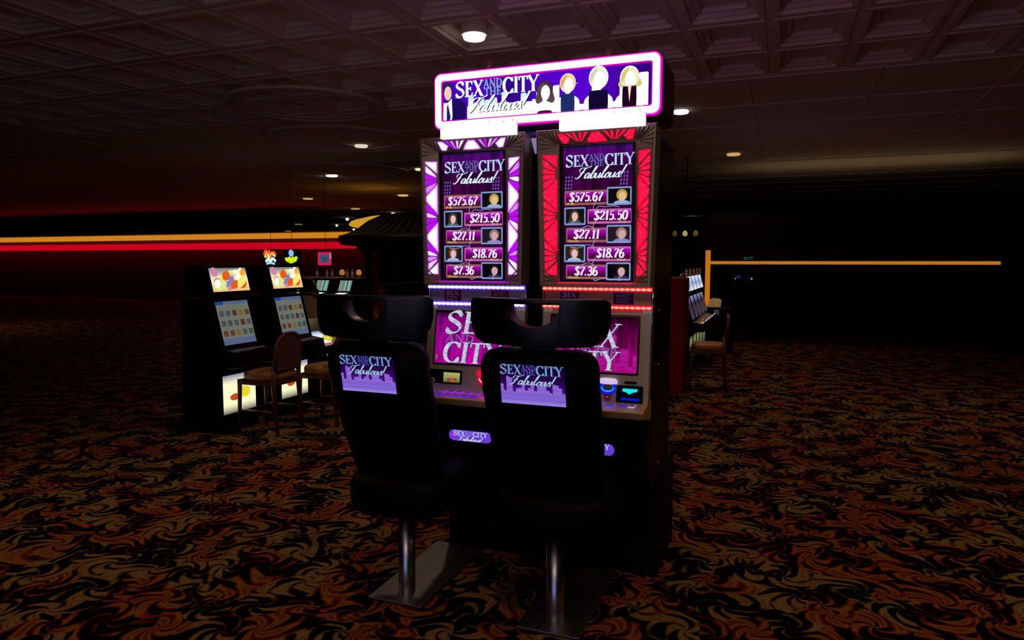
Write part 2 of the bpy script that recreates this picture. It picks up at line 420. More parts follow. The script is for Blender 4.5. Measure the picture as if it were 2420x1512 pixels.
def skyline(flat, x0, x1, y0, hs, ybase, lo, hi, layer=1, mi=0, hot=None):
    """row of rounded towers rising from y0; hs are heights"""
    n = len(hs); d = (x1-x0)/n
    for i, h in enumerate(hs):
        a, b = x0+i*d, x0+(i+1)*d
        r = d*.3
        pts = rrect(a, b, y0, ybase+h, r, 3)
        cols = [hi if p[1] > ybase+h-r*1.2 else lo for p in pts]
        flat.poly(pts, cols, layer+(i % 2)*.3, mi)
        if hot and i % 3 == 1: flat.ellipse(a+d*.2, ybase+h-r, d*.16, r*.8, hot, layer+.8, mi, 10, rim=hi)

def bust(flat, cx, y0, w_, h_, hair, skin, cloth, layer=3, mi=0, long_hair=False, clip=None):
    """plain generic head and shoulders, no face"""
    flat.ellipse(cx, y0+h_*.58, w_*.34, h_*.40, hair, layer, mi)
    if long_hair: flat.poly([(cx-w_*.34, y0+h_*.58), (cx-w_*.40, y0+h_*.10), (cx+w_*.40, y0+h_*.08), (cx+w_*.34, y0+h_*.58)], hair, layer, mi)
    flat.poly(crom([(cx-w_*.5, y0), (cx-w_*.42, y0+h_*.12), (cx-w_*.12, y0+h_*.22), (cx+w_*.12, y0+h_*.22), (cx+w_*.42, y0+h_*.12), (cx+w_*.5, y0)], 4), cloth, layer+.3, mi)
    flat.rect(cx-w_*.10, cx+w_*.10, y0+h_*.16, y0+h_*.4, skin, layer+.5, mi)
    flat.ellipse(cx+w_*.03, y0+h_*.50, w_*.22, h_*.30, skin, layer+.7, mi)

# ------------------------------------------------------------------ surface materials
def carpet_mat():
    m = bpy.data.materials.new('scroll_carpet'); m.use_nodes = True; nt = m.node_tree; b = nt.nodes['Principled BSDF']
    N = nt.nodes.new; L = nt.links.new
    b.inputs['Roughness'].default_value = 1.0; b.inputs['Specular IOR Level'].default_value = 0.05
    tc = N('ShaderNodeTexCoord')
    wn = N('ShaderNodeTexNoise'); wn.inputs['Scale'].default_value = 2.2; wn.inputs['Detail'].default_value = 1.5
    L(tc.outputs['Object'], wn.inputs['Vector'])
    sub = N('ShaderNodeVectorMath'); sub.operation = 'SUBTRACT'; sub.inputs[1].default_value = (.5, .5, .5); L(wn.outputs['Color'], sub.inputs[0])
    scl = N('ShaderNodeVectorMath'); scl.operation = 'SCALE'; scl.inputs['Scale'].default_value = 0.30; L(sub.outputs[0], scl.inputs[0])
    dim = .54
    add = N('ShaderNodeVectorMath'); L(tc.outputs['Object'], add.inputs[0]); L(scl.outputs[0], add.inputs[1])
    def spiral(scale, petals, twist, seedoff):
        ofs = N('ShaderNodeVectorMath'); ofs.inputs[1].default_value = (seedoff, seedoff*.7, 0); L(add.outputs[0], ofs.inputs[0])
        v = N('ShaderNodeTexVoronoi'); v.voronoi_dimensions = '2D'; v.inputs['Scale'].default_value = scale; v.inputs['Randomness'].default_value = .85
        L(ofs.outputs[0], v.inputs['Vector'])
        d = N('ShaderNodeVectorMath'); d.operation = 'SUBTRACT'; L(ofs.outputs[0], d.inputs[0]); L(v.outputs['Position'], d.inputs[1])
        sp = N('ShaderNodeSeparateXYZ'); L(d.outputs[0], sp.inputs[0])
        at = N('ShaderNodeMath'); at.operation = 'ARCTAN2'; L(sp.outputs[0], at.inputs[0]); L(sp.outputs[1], at.inputs[1])
        mu = N('ShaderNodeMath'); mu.operation = 'MULTIPLY'; mu.inputs[1].default_value = petals; L(at.outputs[0], mu.inputs[0])
        md = N('ShaderNodeMath'); md.operation = 'MULTIPLY_ADD'; md.inputs[1].default_value = twist*scale; L(v.outputs['Distance'], md.inputs[0]); L(mu.outputs[0], md.inputs[2])
        si = N('ShaderNodeMath'); si.operation = 'SINE'; L(md.outputs[0], si.inputs[0])
        return si.outputs[0], v.outputs['Color'], v.outputs['Distance']
    s1, c1, d1 = spiral(1.9, 3, 4.3, 0.0)
    s2, c2, d2 = spiral(4.7, 5, 3.3, 4.3)
    fn = N('ShaderNodeTexNoise'); fn.inputs['Scale'].default_value = 26; fn.inputs['Detail'].default_value = 3; L(add.outputs[0], fn.inputs['Vector'])
    m1 = N('ShaderNodeMath'); m1.operation = 'MULTIPLY_ADD'; m1.inputs[1].default_value = 1.0; L(s2, m1.inputs[0]); L(s1, m1.inputs[2])
    m2 = N('ShaderNodeMath'); m2.operation = 'MULTIPLY_ADD'; m2.inputs[1].default_value = 1.6; L(fn.outputs['Fac'], m2.inputs[0]); L(m1.outputs[0], m2.inputs[2])
    mr = N('ShaderNodeMapRange'); mr.inputs[1].default_value = -0.9; mr.inputs[2].default_value = 2.6; L(m2.outputs[0], mr.inputs[0])
    def ramp(stops):
        r = N('ShaderNodeValToRGB'); e = r.color_ramp.elements
        while len(e) < len(stops): e.new(.5)
        for k, (p, c) in enumerate(stops): e[k].position = p; e[k].color = c
        L(mr.outputs[0], r.inputs[0]); return r.outputs[0]
    ra = ramp([(0, (.004, .003, .003, 1)), (.40, (.006, .004, .004, 1)), (.47, (.16, .012, .008, 1)), (.60, (.38, .045, .015, 1)), (.74, (.60, .15, .025, 1)), (.84, (.42, .20, .05, 1)), (1, (.30, .05, .02, 1))])
    rb = ramp([(0, (.004, .003, .003, 1)), (.42, (.006, .004, .004, 1)), (.50, (.10, .05, .015, 1)), (.62, (.36, .20, .05, 1)), (.76, (.50, .30, .10, 1)), (.88, (.40, .10, .025, 1)), (1, (.40, .30, .12, 1))])
    sc = N('ShaderNodeSeparateColor'); L(c2, sc.inputs[0])
    st = N('ShaderNodeMapRange'); st.inputs[1].default_value = .42; st.inputs[2].default_value = .58; L(sc.outputs[0], st.inputs[0])
    mx = N('ShaderNodeMixRGB'); L(st.outputs[0], mx.inputs[0]); L(ra, mx.inputs[1]); L(rb, mx.inputs[2])
    pile = N('ShaderNodeTexNoise'); pile.inputs['Scale'].default_value = 420; L(tc.outputs['Object'], pile.inputs['Vector'])
    pr = N('ShaderNodeMapRange'); pr.inputs[3].default_value = .6; pr.inputs[4].default_value = 1.4; L(pile.outputs['Fac'], pr.inputs[0])
    m3 = N('ShaderNodeMixRGB'); m3.blend_type = 'MULTIPLY'; m3.inputs[0].default_value = 1; dk = N('ShaderNodeVectorMath'); dk.operation = 'SCALE'; dk.inputs['Scale'].default_value = dim; L(mx.outputs[0], dk.inputs[0]); L(dk.outputs[0], m3.inputs[1]); L(pr.outputs[0], m3.inputs[2])
    L(m3.outputs[0], b.inputs['Base Color'])
    bp = N('ShaderNodeBump'); bp.inputs['Strength'].default_value = .5; bp.inputs['Distance'].default_value = .004
    L(pile.outputs['Fac'], bp.inputs['Height']); L(bp.outputs[0], b.inputs['Normal'])
    return m

def brushed(name, color, rough, scale):
    m = pbr(name, color, rough, 1.0); nt = m.node_tree; b = nt.nodes['Principled BSDF']
    tc = nt.nodes.new('ShaderNodeTexCoord'); mp = nt.nodes.new('ShaderNodeMapping'); mp.inputs['Scale'].default_value = scale
    n = nt.nodes.new('ShaderNodeTexNoise'); n.inputs['Scale'].default_value = 8; n.inputs['Detail'].default_value = 5
    nt.links.new(tc.outputs['Object'], mp.inputs[0]); nt.links.new(mp.outputs[0], n.inputs['Vector'])
    mr = nt.nodes.new('ShaderNodeMapRange'); mr.inputs[3].default_value = rough*.7; mr.inputs[4].default_value = rough*1.4
    nt.links.new(n.outputs['Fac'], mr.inputs[0]); nt.links.new(mr.outputs[0], b.inputs['Roughness'])
    return m
CARPET = carpet_mat()
CEIL = pbr('ceiling_plaster', (.78, .62, .56, 1), .85, noise=(6, .4), bump=(60, .15))
WALLD = pbr('dark_wall', (.008, .005, .004, 1), .9, spec=.03, noise=(3, .5))
WALLR = pbr('dark_red_wall', (.08, .008, .01, 1), .7, noise=(4, .5))
BLACK = pbr('black_cabinet', (.002, .002, .003, 1), .35, spec=.2)
BLACKM = pbr('black_matte', (.0015, .0015, .002, 1), .7, spec=.2)
VINYL = pbr('black_vinyl', (.0015, .0015, .0022, 1), .33, spec=.4, bump=(600, .03))
SEATB = pbr('black_upholstery', (.0012, .0012, .0018, 1), .6, spec=.12)
BRONZE = pbr('bronze_bezel', (.34, .25, .21, 1), .38, .35, noise=(9, .3))
RIB = pbr('bronze_rib', (.42, .32, .27, 1), .35, .4)
GREY = pbr('silver_grey_fascia', (.52, .46, .41, 1), .45, .3, bump=(700, .02))
DECK = pbr('gold_tan_deck', (.70, .44, .22, 1), .35, .3)
CHROME = pbr('chrome', (.75, .75, .78, 1), .12, 1.0)
POLE = brushed('brushed_steel_pole', (.62, .64, .72, 1), .24, (1, 1, .03))
PLATE = brushed('brushed_steel_plate', (.22, .20, .22, 1), .42, (12, .3, 12))
WOODR = pbr('red_brown_wood', (.10, .022, .010, 1), .4, noise=(18, .5))
CANE = pbr('brown_cane', (.10, .035, .025, 1), .6, noise=(120, .8))
SEATO = pbr('orange_seat_pad', (.42, .16, .045, 1), .5, noise=(20, .4))
GLOSSB = pbr('glossy_navy_side', (.012, .02, .07, 1), .16, .2, coat=.6)
DRED = pbr('deep_red_side', (.26, .007, .014, 1), .6, spec=.1)
DBLUE = pbr('dark_blue_beam', (.12, .2, .85, 1), .35, .2)
PAPER = pbr('white_card', (.75, .77, .85, 1), .7)
CREAM = pbr('cream_card', (.55, .42, .25, 1), .7)

# ------------------------------------------------------------------ the room
def struct(name, bm, m, loc=None):
    return tag(obj(name, bm, m, loc=loc), kind='structure')
X0, X1, Y0, Y1, ZC = -34.0, 7.0, -6.0, 38.0, 3.3
bm = bmesh.new(); box(bm, X0, X1, Y0, Y1, -.1, 0); struct('floor', bm, CARPET)
GX, GY, OX, OY = .63, .842, -.78, 4.93          # coffer grid
bm = bmesh.new()
box(bm, X0, X1, Y0, Y1, ZC+.14, ZC+.24)
NI0, NI1, NJ0, NJ1 = -14, 8, -3, 3
def frame_ring(bm, xa, xb, ya, yb, x2a, x2b, y2a, y2b, z, z2):
    a = [bm.verts.new(p) for p in ((xa, ya, z), (xb, ya, z), (xb, yb, z), (xa, yb, z))]
    c = [bm.verts.new(p) for p in ((x2a, y2a, z2), (x2b, y2a, z2), (x2b, y2b, z2), (x2a, y2b, z2))]
    for i in range(4): bm.faces.new((a[i], a[(i+1) % 4], c[(i+1) % 4], c[i]))
for i in range(NI0, NI1):
    for j in range(NJ0, NJ1):
        xa, xb = OX+i*GX, OX+(i+1)*GX; ya, yb = OY+j*GY, OY+(j+1)*GY
        steps = [(0, .010), (.03, .010), (.03, 0), (.075, 0), (.075, .028), (.10, .028), (.13, .055), (.155, .055), (.155, .085), (.18, .09)]
        for (s0, z0), (s1, z1) in zip(steps[:-1], steps[1:]):
            frame_ring(bm, xa+s0, xb-s0, ya+s0, yb-s0, xa+s1, xb-s1, ya+s1, yb-s1, ZC+z0, ZC+z1)
        s = .18
        bm.faces.new([bm.verts.new(p) for p in ((xa+s, ya+s, ZC+.09), (xb-s, ya+s, ZC+.09), (xb-s, yb-s, ZC+.09), (xa+s, yb-s, ZC+.09))])
XA, XB, YA, YB = OX+NI0*GX, OX+NI1*GX, OY+NJ0*GY, OY+NJ1*GY
box(bm, X0, XA, Y0, YB, ZC, ZC+.139); box(bm, XB, X1, Y0, YB, ZC, ZC+.139); box(bm, XA, XB, Y0, YA, ZC, ZC+.139)
box(bm, X0, X1, YB, Y1, ZC, ZC+.139)
for k in range(12):                                   # plain field beyond the coffers: thin seams standing proud
    y = YB+.05+k*1.26; box(bm, X0, X1, y, y+.03, ZC-.012, ZC)
for k in range(26):
    x = -22+k*1.2; box(bm, x, x+.03, YB, YB+15, ZC-.010, ZC)
for cx, cy, r in ((-5.2, 6.9, .9), (-6.2, 9.0, 1.1), (-8.3, 12.2, 1.3), (-4.1, 9.4, .8)):   # round mouldings
    for rr, hh in ((r, .035), (r*.86, .022)):
        lathe(bm, [(rr, ZC), (rr, ZC-hh), (rr-.05, ZC-hh), (rr-.05, ZC)], 48, cx, cy)
struct('ceiling', bm, CEIL)
for nm, a in (('wall_back', (X0, X1, Y1, Y1+.2)), ('wall_front', (X0, X1, Y0-.2, Y0)), ('wall_left', (X0-.2, X0, Y0, Y1)), ('wall_right', (X1, X1+.2, Y0, Y1))):
    bm = bmesh.new(); box(bm, *a, 0, ZC+.14); struct(nm, bm, WALLD)
# dark partition on the right carrying the amber framed opening
bm = bmesh.new()
box(bm, -1.32, 6.9, 13.2, 13.5, 1.46, 2.33); box(bm, -1.32, -1.18, 13.2, 13.5, 0, 1.46)
box(bm, 3.2, 6.9, 13.2, 13.5, 0, 1.46); box(bm, -1.32, 6.9, 13.5, 15.5, 2.20, 2.33)
box(bm, -1.32, 6.9, 15.4, 15.5, 0, 2.20)
struct('wall_partition', bm, WALLD)
bm = bmesh.new(); box(bm, -4.2, -1.35, 15.0, 15.2, 0, 2.4); struct('wall_recess', bm, WALLD)
# header above the far bar, plus an added lip blocking the amber uplight
bm = bmesh.new(); box(bm, -33.9, -12.6, 20.61, 21.0, 0, 2.47); box(bm, -33.5, -13.3, 20.0, 20.61, 2.47, 2.485); struct('wall_bar', bm, WALLR)

def tube_thing(name, pts, r, mat, label, cat, group=None):
    bm = bmesh.new(); tube(bm, pts, r, 8)
    return tag(obj(name, bm, mat, smooth=True), label, cat, group)
AMB = glow('amber_cove_glow', lin(205, 128, 30), 1.0)
AMBR = glow('amber_frame_glow', lin(190, 112, 22), 1.0)
REDG = glow('red_band_glow', lin(200, 0, 30), 1.0)
bm = bmesh.new(); prism_x(bm, [(20.2, 2.30), (20.6, 2.27), (20.6, 2.46), (20.45, 2.46)], -33.5, -13.3)
tag(obj('cove_light', bm, AMB), 'long amber lit cove strip above the red band over the far bar', 'cove light')
bm = bmesh.new(); box(bm, -33.5, -13.25, 20.1, 20.6, 1.90, 2.12)
tag(obj('light_band', bm, REDG), 'long glowing red light band over the far bar at left', 'light band')
t = empty('lit_frame', (-1.25, 13.15, 0), 0, 'amber lit frame around the dark opening at right', 'light frame')
bm = bmesh.new(); box(bm, -.05, .03, -.05, .03, .50, 1.68); obj('upright', bm, AMBR, t)
bm = bmesh.new(); box(bm, .03, 4.45, -.05, .03, 1.43, 1.485); obj('crossbar', bm, AMBR, t)
# amber lit domed recess behind the pavilion
bm = bmesh.new()
prof = [(-10.12, 2.392), (-10.056, 2.464), (-9.895, 2.513), (-9.699, 2.54), (-9.492, 2.577), (-9.252, 2.597), (-9.014, 2.597), (-9.015, 2.556), (-9.313, 2.542), (-9.555, 2.434), (-9.678, 2.364), (-9.839, 2.294), (-9.973, 2.317), (-10.084, 2.35)]
prism_y(bm, prof, 15.0, 15.6)
tag(obj('ceiling_cove', bm, glow('amber_dome_glow', lin(205, 150, 45), 1.0)), 'curved amber lit ceiling cove above the dark pavilion', 'cove light')

# ------------------------------------------------------------------ downlights
def downlight(x, y, r, col, k, power, label, cat='ceiling light', group=None, drop=.02, up=0.0):
    t = empty('downlight', (x, y, ZC), 0, label, cat, group)
    bm = bmesh.new(); lathe(bm, [(r*1.02, up), (r*1.02, -.006), (r*1.16, -.006), (r*1.18, up)], 28); obj('trim_ring', bm, CEIL, t, smooth=False)
    bm = bmesh.new(); lathe(bm, [(r*1.01, -.003), (r*1.0, -.028), (r*.94, -.037), (r*.5, -.040), (0, -.040)], 28)
    obj('lens', bm, glow('lens_%d_%d_%d_%d' % (col[0], col[1], col[2], int(k*10)), lin(*col), k), t, smooth=True)
    if power:
        d = bpy.data.lights.new('lamp', 'AREA'); d.shape = 'DISK'; d.size = r*2; d.energy = power; d.color = (1, .72, .42); d.spread = math.radians(140)
        o = bpy.data.objects.new('lamp', d); COL.objects.link(o); o.parent = t; o.location = (0, 0, -.06-drop)
    return t
BR, WM, DM = (255, 250, 225), (240, 225, 160), (140, 122, 62)
downlight(-2.36, 5.3, .088, BR, 3.0, 10, 'large bright round downlight in the coffered ceiling above the machines', up=.09)
downlight(-6.21, 9.59, .10, (225, 212, 185), 1.0, 9, 'dimmer oval downlight in plain ceiling, next beyond the large bright one', drop=.04)
downlight(-8.95, 12.68, .12, BR, 2.0, 12, 'bright oval downlight in the plain ceiling at left, third from the camera', drop=.05)
downlight(-9.82, 17.19, .14, (215, 185, 105), 1.0, 8, 'warm tan downlight just left of the purple machine', drop=.04)
downlight(-12.93, 17.13, .14, (185, 160, 90), 1.0, 8, 'tan downlight high above the far bar, leftmost but one', drop=.03)
downlight(-13.9, 21.03, .15, (185, 155, 90), 1.0, 8, 'tan downlight above the amber dome, between two white spotlights', drop=.03)
for x, y, q in ((-22.49, 29.01, 'upper'), (-28.4, 35.6, 'lower')):
    downlight(x, y, .18, DM, 1.0, 0, q+' of two small dim tan downlights far away over the amber strip', group='far dim downlights', drop=.02)
downlight(-6.71, 12.44, .10, (240, 225, 180), 1.2, 0, 'pale downlight half hidden behind the purple machine', drop=.05)
downlight(-.83, 12.59, .11, (190, 165, 100), 1.0, 4, 'tan downlight alone in the dark ceiling at right', drop=.04)
downlight(-16.4, 9.8, .12, (190, 165, 100), 1.0, 9, 'tan downlight in the dark ceiling at far left', drop=.04)
downlight(2.2, 7.4, .10, (150, 120, 75), 1.0, 8, 'dim downlight in the ceiling at far right', drop=.03)
# lamps that are behind and beside the camera, out of view
for x, y, p in ((-.4, 1.2, 8), (1.8, 3.4, 8), (-4.2, 2.6, 8), (-1.2, 8.8, 8)):
    downlight(x, y, .09, BR, 2.0, p, 'round downlight in the ceiling outside the picture', group='downlights around the camera')
def spotlamp(x, y, z, r, label):
    t = empty('spotlight', (x, y, z), 0, label, 'spotlight', 'small white spotlights')
    bm = bmesh.new(); lathe(bm, [(0, -r), (r*.7, -r*.72), (r, 0), (r*.7, r*.7), (0, r)], 16); obj('bulb', bm, glow('spot_white', lin(235, 250, 235), 3), t, smooth=True)
    bm = bmesh.new(); lathe(bm, [(r*1.05, r*.45), (r*1.05, ZC-z), (0, ZC-z)], 12); obj('housing', bm, BLACKM, t)
spotlamp(-13.68, 23.19, 3.24, .070, 'small white ceiling spotlight right of the pavilion roof, by the purple machine')
spotlamp(-17.24, 25.46, 3.24, .072, 'small white ceiling spotlight just above the amber domed cove')
spotlamp(-20.97, 30.04, 3.25, .060, 'small white ceiling spotlight left of the amber domed cove')
spotlamp(-22.85, 34.37, 3.25, .065, 'small white ceiling spotlight just below the amber domed cove')
spotlamp(-3.52, 29.81, 3.25, .060, 'small white ceiling spotlight alone right of the red machine')

# ------------------------------------------------------------------ pavilion roof with hanging lamps
t = empty('pavilion', (-6.27, 12.4, 0), 0, 'dark round pavilion with curved fringed roof and columns behind the purple machine', 'pavilion')
bm = bmesh.new(); lathe(bm, [(0, 2.38), (.9, 2.37), (1.15, 2.335), (1.38, 2.23), (1.58, 2.08), (1.78, 1.98), (1.93, 1.94), (1.95, 1.90), (1.9, 1.80), (1.75, 1.78), (1.75, 1.93), (0, 1.95)], 64); obj('roof', bm, BLACKM, t)
bm = bmesh.new()
for k in range(64):
    a = 2*math.pi*k/64
    tube(bm, [(r_*math.cos(a), r_*math.sin(a), z_) for r_, z_ in ((1.93, 1.945), (1.78, 1.985), (1.58, 2.085), (1.38, 2.235), (1.15, 2.34), (.9, 2.375))], .014, 5)
obj('roof_rib', bm, pbr('dark_bronze_roof', (.12, .09, .06, 1), .35, .6), t)
bm = bmesh.new(); lathe(bm, [(1.55, 1.70), (1.6, 1.70), (1.6, 1.93), (1.55, 1.93)], 64); obj('fascia', bm, BLACKM, t)
for k in range(8):
    a = 2*math.pi*(k+.5)/8
    bm = bmesh.new(); lathe(bm, [(.11, 0), (.11, .08), (.075, .12), (.07, 1.6), (.11, 1.66), (.12, 1.70)], 16); obj('column', bm, WALLR, t, loc=(1.4*math.cos(a), 1.4*math.sin(a), 0))
bm = bmesh.new(); lathe(bm, [(1.15, 0), (1.15, 1.0), (1.22, 1.0), (1.22, 1.05), (0, 1.05)], 48); obj('counter', bm, BLACKM, t)
LAMPS = ((-6.325, 1.905), (-6.205, 1.90), (-6.10, 1.90), (-5.96, 1.90))
SHADE = pbr('frosted_lamp_shade', (.3, .25, .2, 1), .5, emis=lin(95, 82, 66), estr=.8)
def hanging_lamp(x, y, z, label, r=.05, mat=SHADE, group='small hanging lamps', top=None):
    t = empty('hanging_lamp', (x, y, z), 0, label, 'lamp', group)
    bm = bmesh.new(); lathe(bm, [(0, -r*1.1), (r*.7, -r*.9), (r, -r*.2), (r*.8, r*.6), (r*.3, r*1.1), (0, r*1.15)], 16); obj('shade', bm, mat, t, smooth=True)
    bm = bmesh.new(); tube(bm, [(0, 0, r), (0, 0, (top or z+.4)-z)], .006, 6); obj('rod', bm, BLACKM, t)
for k, (x, z) in enumerate(LAMPS):
    hanging_lamp(x, 10.62, z, ('leftmost', 'second from left', 'third from left', 'rightmost')[k]+' of the four frosted lamps under the pavilion eave', .027, group='lamps under the pavilion eave', top=1.99)
for k, x in enumerate((-1.80, -1.62, -1.44)):
    hanging_lamp(x, 12.7, 1.97, ('faint', 'brightest', 'rightmost')[k]+' of the three tan lamps hanging right of the red machine', .045, pbr('tan_lamp_%d' % k, (.3, .2, .1, 1), .5, emis=lin(*((60, 48, 34), (165, 145, 95), (72, 58, 38))[k]), estr=1), group='lamps right of the machines', top=2.61)
bm = bmesh.new(); tube(bm, [(-2.0, 12.7, 2.6), (-1.2, 12.7, 2.6)], .02, 6); tube(bm, [(-1.6, 12.7, 2.6), (-1.6, 12.7, 3.305)], .012, 6)
tag(obj('lamp_rail', bm, BLACKM), 'dark ceiling rail that the three tan lamps hang from', 'lamp rail')

# ------------------------------------------------------------------ the two big slot machines
PUR = dict(hot=(1.5, 1.0, 1.5, 1), rim=lin(190, 10, 255), edge=lin(110, 10, 230), led=(1.6, 1.4, 2.0, 1), ledrim=lin(110, 70, 255), mat=PRINT)
RED = dict(hot=lin(255, 22, 72), rim=lin(215, 0, 40), edge=lin(150, 0, 25), led=lin(255, 225, 190), ledrim=lin(235, 10, 40), mat=GLITTER)
def sun_cells(L, sign):
    """cells of the sunburst glass in a strip: u 0 (inner) .. 1 (outer), v 0..L ; list of polygons, big cells flagged"""
    out = []
    cs = [.17, .50, .83]
    def add(pts, big): out.append(([(u, v*L) for u, v in pts], big))
    g = .012
    for c in cs:
        ray = [(-.128, -.062), (-.054, -.004), (.003, .050), (.058, .126)]
        for a, b in ray:
            add([(.13, c+a*.30+.002), (.60, c+a*.72), (.93, c+a+g*.2), (.97, c+(a+b)/2), (.93, c+b-g*.2), (.60, c+b*.72), (.13, c+b*.30-.002)], False)
    for a, b in ((cs[0], cs[1]), (cs[1], cs[2])):
        m = (a+b)/2
        add([(.03, a+.030), (.03, b-.030), (.45, b-.078), (.80, b-.120), (.96, m+.020), (.96, m-.020), (.80, a+.120), (.45, a+.078)], True)
    add([(.05, .012), (.95, .012), (.95, .03), (.05, cs[0]-.05)], True)
    add([(.05, .988), (.95, .988), (.95, .97), (.05, cs[2]+.05)], True)
    return out

def slot_machine(cx, scheme, label, number, variant, screen_dx, topper_dx):
    t = empty('slot_machine', (cx, 3.26, 0), 0, label, 'slot machine', 'pair of tall slot machines')
    S = scheme
    # --- bodies (local y = world y - 3.26)
    bm = bmesh.new()
    prism_x(bm, [(.0, .0), (.50, 0), (.50, .50), (0, .50)], -.255, .255)
    obj('base', bm, BLACKM, t, bevel=.006)
    bm = bmesh.new()
    prism_x(bm, [(.0, .40), (.36, .40), (.36, 2.055), (-.20, 2.055), (-.20, .885), (-.26, .82), (-.26, .56), (-.05, .44)], -.245, .245)
    obj('cabinet', bm, BLACK, t, bevel=.004)
    # --- lower fascia (silver grey) tilted back
    fy0, fz0, fy1, fz1 = -.270, .880, -.203, 1.290
    bm = bmesh.new(); prism_x(bm, [(fy0, fz0), (fy0+.04, fz0), (fy1+.03, fz1), (fy1, fz1)], -.25, .25)
    fas = obj('fascia', bm, GREY, t, bevel=.003)
    for s in (-1, 1):
        bm = bmesh.new(); tube(bm, [(s*.2495, fy0-.002, fz0+.004), (s*.2495, fy1-.002, fz1), (s*.2495, -.205, 1.385)], .0035, 6)
        obj('edge_strip', bm, CHROME, t, smooth=True)
    vv = Vector((0, fy1-fy0, fz1-fz0)).normalized(); nn = Vector((0, -vv.z, vv.y))
    H = Vector((0, fy1-fy0, fz1-fz0)).length
    F = Flat((0, fy0, fz0), (1, 0, 0), tuple(vv), tuple(nn))
    def recess(x0, x1, v0, v1, m, name, parent=t, out=.003, bev=.004):
        bmm = bmesh.new(); pts = rrect(x0, x1, v0, v1, .006, 3)
        a = [bmm.verts.new(F.o+F.u*x+F.v*v-F.n*.004) for x, v in pts]; b_ = [bmm.verts.new(F.o+F.u*x+F.v*v+F.n*out) for x, v in pts]
        bmm.faces.new(a[::-1]); bmm.faces.new(b_)
        for i in range(len(pts)): bmm.faces.new((a[i], a[(i+1) % len(pts)], b_[(i+1) % len(pts)], b_[i]))
        return obj(name, bmm, m, parent)
    # lower screen
    sx0, sx1, sv0, sv1 = -.212, .200, .122, .385
    scr = recess(sx0, sx1, sv0, sv1, pbr('screen_surround', (.004, .003, .005, 1), .25), 'lower_screen', out=.002)
    F.LAYER = .0005; base_l = 6
    deep, mag, dk = lin(120, 0, 95), lin(175, 5, 150), lin(45, 0, 40)
    a0, a1, b0, b1 = sx0+.008, sx1-.008, sv0+.008, sv1-.010
    if variant == 0:
        F.vgrad(a0, a1, [(b0, lin(150, 0, 130)), ((b0+b1)/2, lin(150, 0, 140)), (b1-.03, lin(120, 0, 115)), (b1, lin(25, 0, 20))], base_l)
        F.poly([(-.05, b0), (.03, b0), (.0, b0+.16), (-.03, b0+.16)], [lin(205, 0, 170), lin(190, 0, 150), lin(150, 0, 140), lin(150, 0, 140)], base_l+.5)
        F.ellipse(a0+.012, b0+.028, .007, .018, lin(190, 110, 10), base_l+.6, 0, 12, rim=lin(120, 0, 110))
    else:
        F.vgrad(a0, a1, [(b0, lin(165, 0, 110)), ((b0+b1)/2, lin(110, 0, 80)), (b1-.03, lin(70, 0, 50)), (b1, lin(15, 0, 12))], base_l)
        hs = [.05, .03, .09, .02, .07, .10, .05, .13, .12, .06, .03, .11, .04, .09, .05, .145, .02, .085, .085, .01, .06]
        skyline(F, a0, a1, b0, hs, b0+.02, lin(175, 10, 125), lin(180, 30, 165), base_l+.6, 1)
    F.build('screen_picture', scr, [STREAK, DOTS])
    white, grey, lav = lin(205, 206, 228), lin(150, 150, 180), lin(150, 110, 190)
    if variant == 0:
        def tx(txt, x, y, h, wsc, c, th, sh, ly): roman(F, txt, x+.004, y-.003, h, lin(90, 60, 120), ly, wsc, th, .05, sh); roman(F, txt, x, y, h, c, ly+1, wsc, th, .05, sh)
        tx('SEX', -.155, .275, .105, 1.35, white, .20, .12, base_l+2); tx('AND THE', -.150, .232, .036, 2.0, lav, .13, .1, base_l+4)
        tx('CITY', -.160, .135, .098, 1.35, white, .20, .12, base_l+5)
    else:
        def tx(txt, x, y, h, wsc, c, th, sh, ly): roman(F, txt, x+.004, y-.003, h, lin(90, 60, 120), ly, wsc, th, .05, sh); roman(F, txt, x, y, h, c, ly+1, wsc, th, .05, sh)
        tx('SEX', -.135, .240, .105, 1.23, white, .18, .12, base_l+2); tx('AND THE', -.12, .200, .036, 1.42, lav, .13, .1, base_l+4)
        tx('CITY', -.150, .138, .084, 1.35, white, .20, .1, base_l+5)
    F.build('title_lettering', scr, [ROPE])
    # machine number plates
    for k, x in enumerate((-.243, .208)):
        F.rect(x, x+.038, H-.024, H-.006, lin(108, 100, 98), 7); typed(F, number, x+.004, H-.0195, .0085, lin(25, 22, 22), 8)
        F.build('number_tag', t)
    # player panel with small display
    pp = recess(-.245, -.115, .034, .098, BLACK, 'player_panel', out=.004)
    F.LAYER = .0005
    F.vgrad(-.148+.0, -.062+.03-.03, [(.040, lin(110, 100, 40)), (.06, lin(150, 142, 80)), (.086, lin(178, 176, 110))], 10)
    F.ellipse(-.119, .052, .010, .008, lin(70, 80, 90), 11); F.ellipse(-.102, .052, .013, .010, lin(200, 75, 30), 12); F.ellipse(-.085, .054, .008, .006, lin(60, 95, 30), 11)
    F.build('display', pp)
    # bezel behind the display
    recess(-.160, -.052, .032, .098, BLACK, 'display_bezel', out=.0038)
    F.stroke([(-.205+.010*math.cos(a/8*math.pi), .046+.008*math.sin(a/8*math.pi)) for a in range(17)], .0015, lin(150, 140, 140), 10); F.build('round_emblem', pp)
    # ticket mouth
    mouth_x = .070
    bmm = bmesh.new(); cres = S is PUR
    mcol = glow('ticket_red', lin(255, 0, 50), 1.2) if cres else glow('ticket_blue', lin(10, 20, 255), 1.2)
    mtop = glow('ticket_red_top', lin(255, 5, 55), 1.3) if cres else glow('ticket_pinkwhite', lin(215, 190, 235), 1.0)
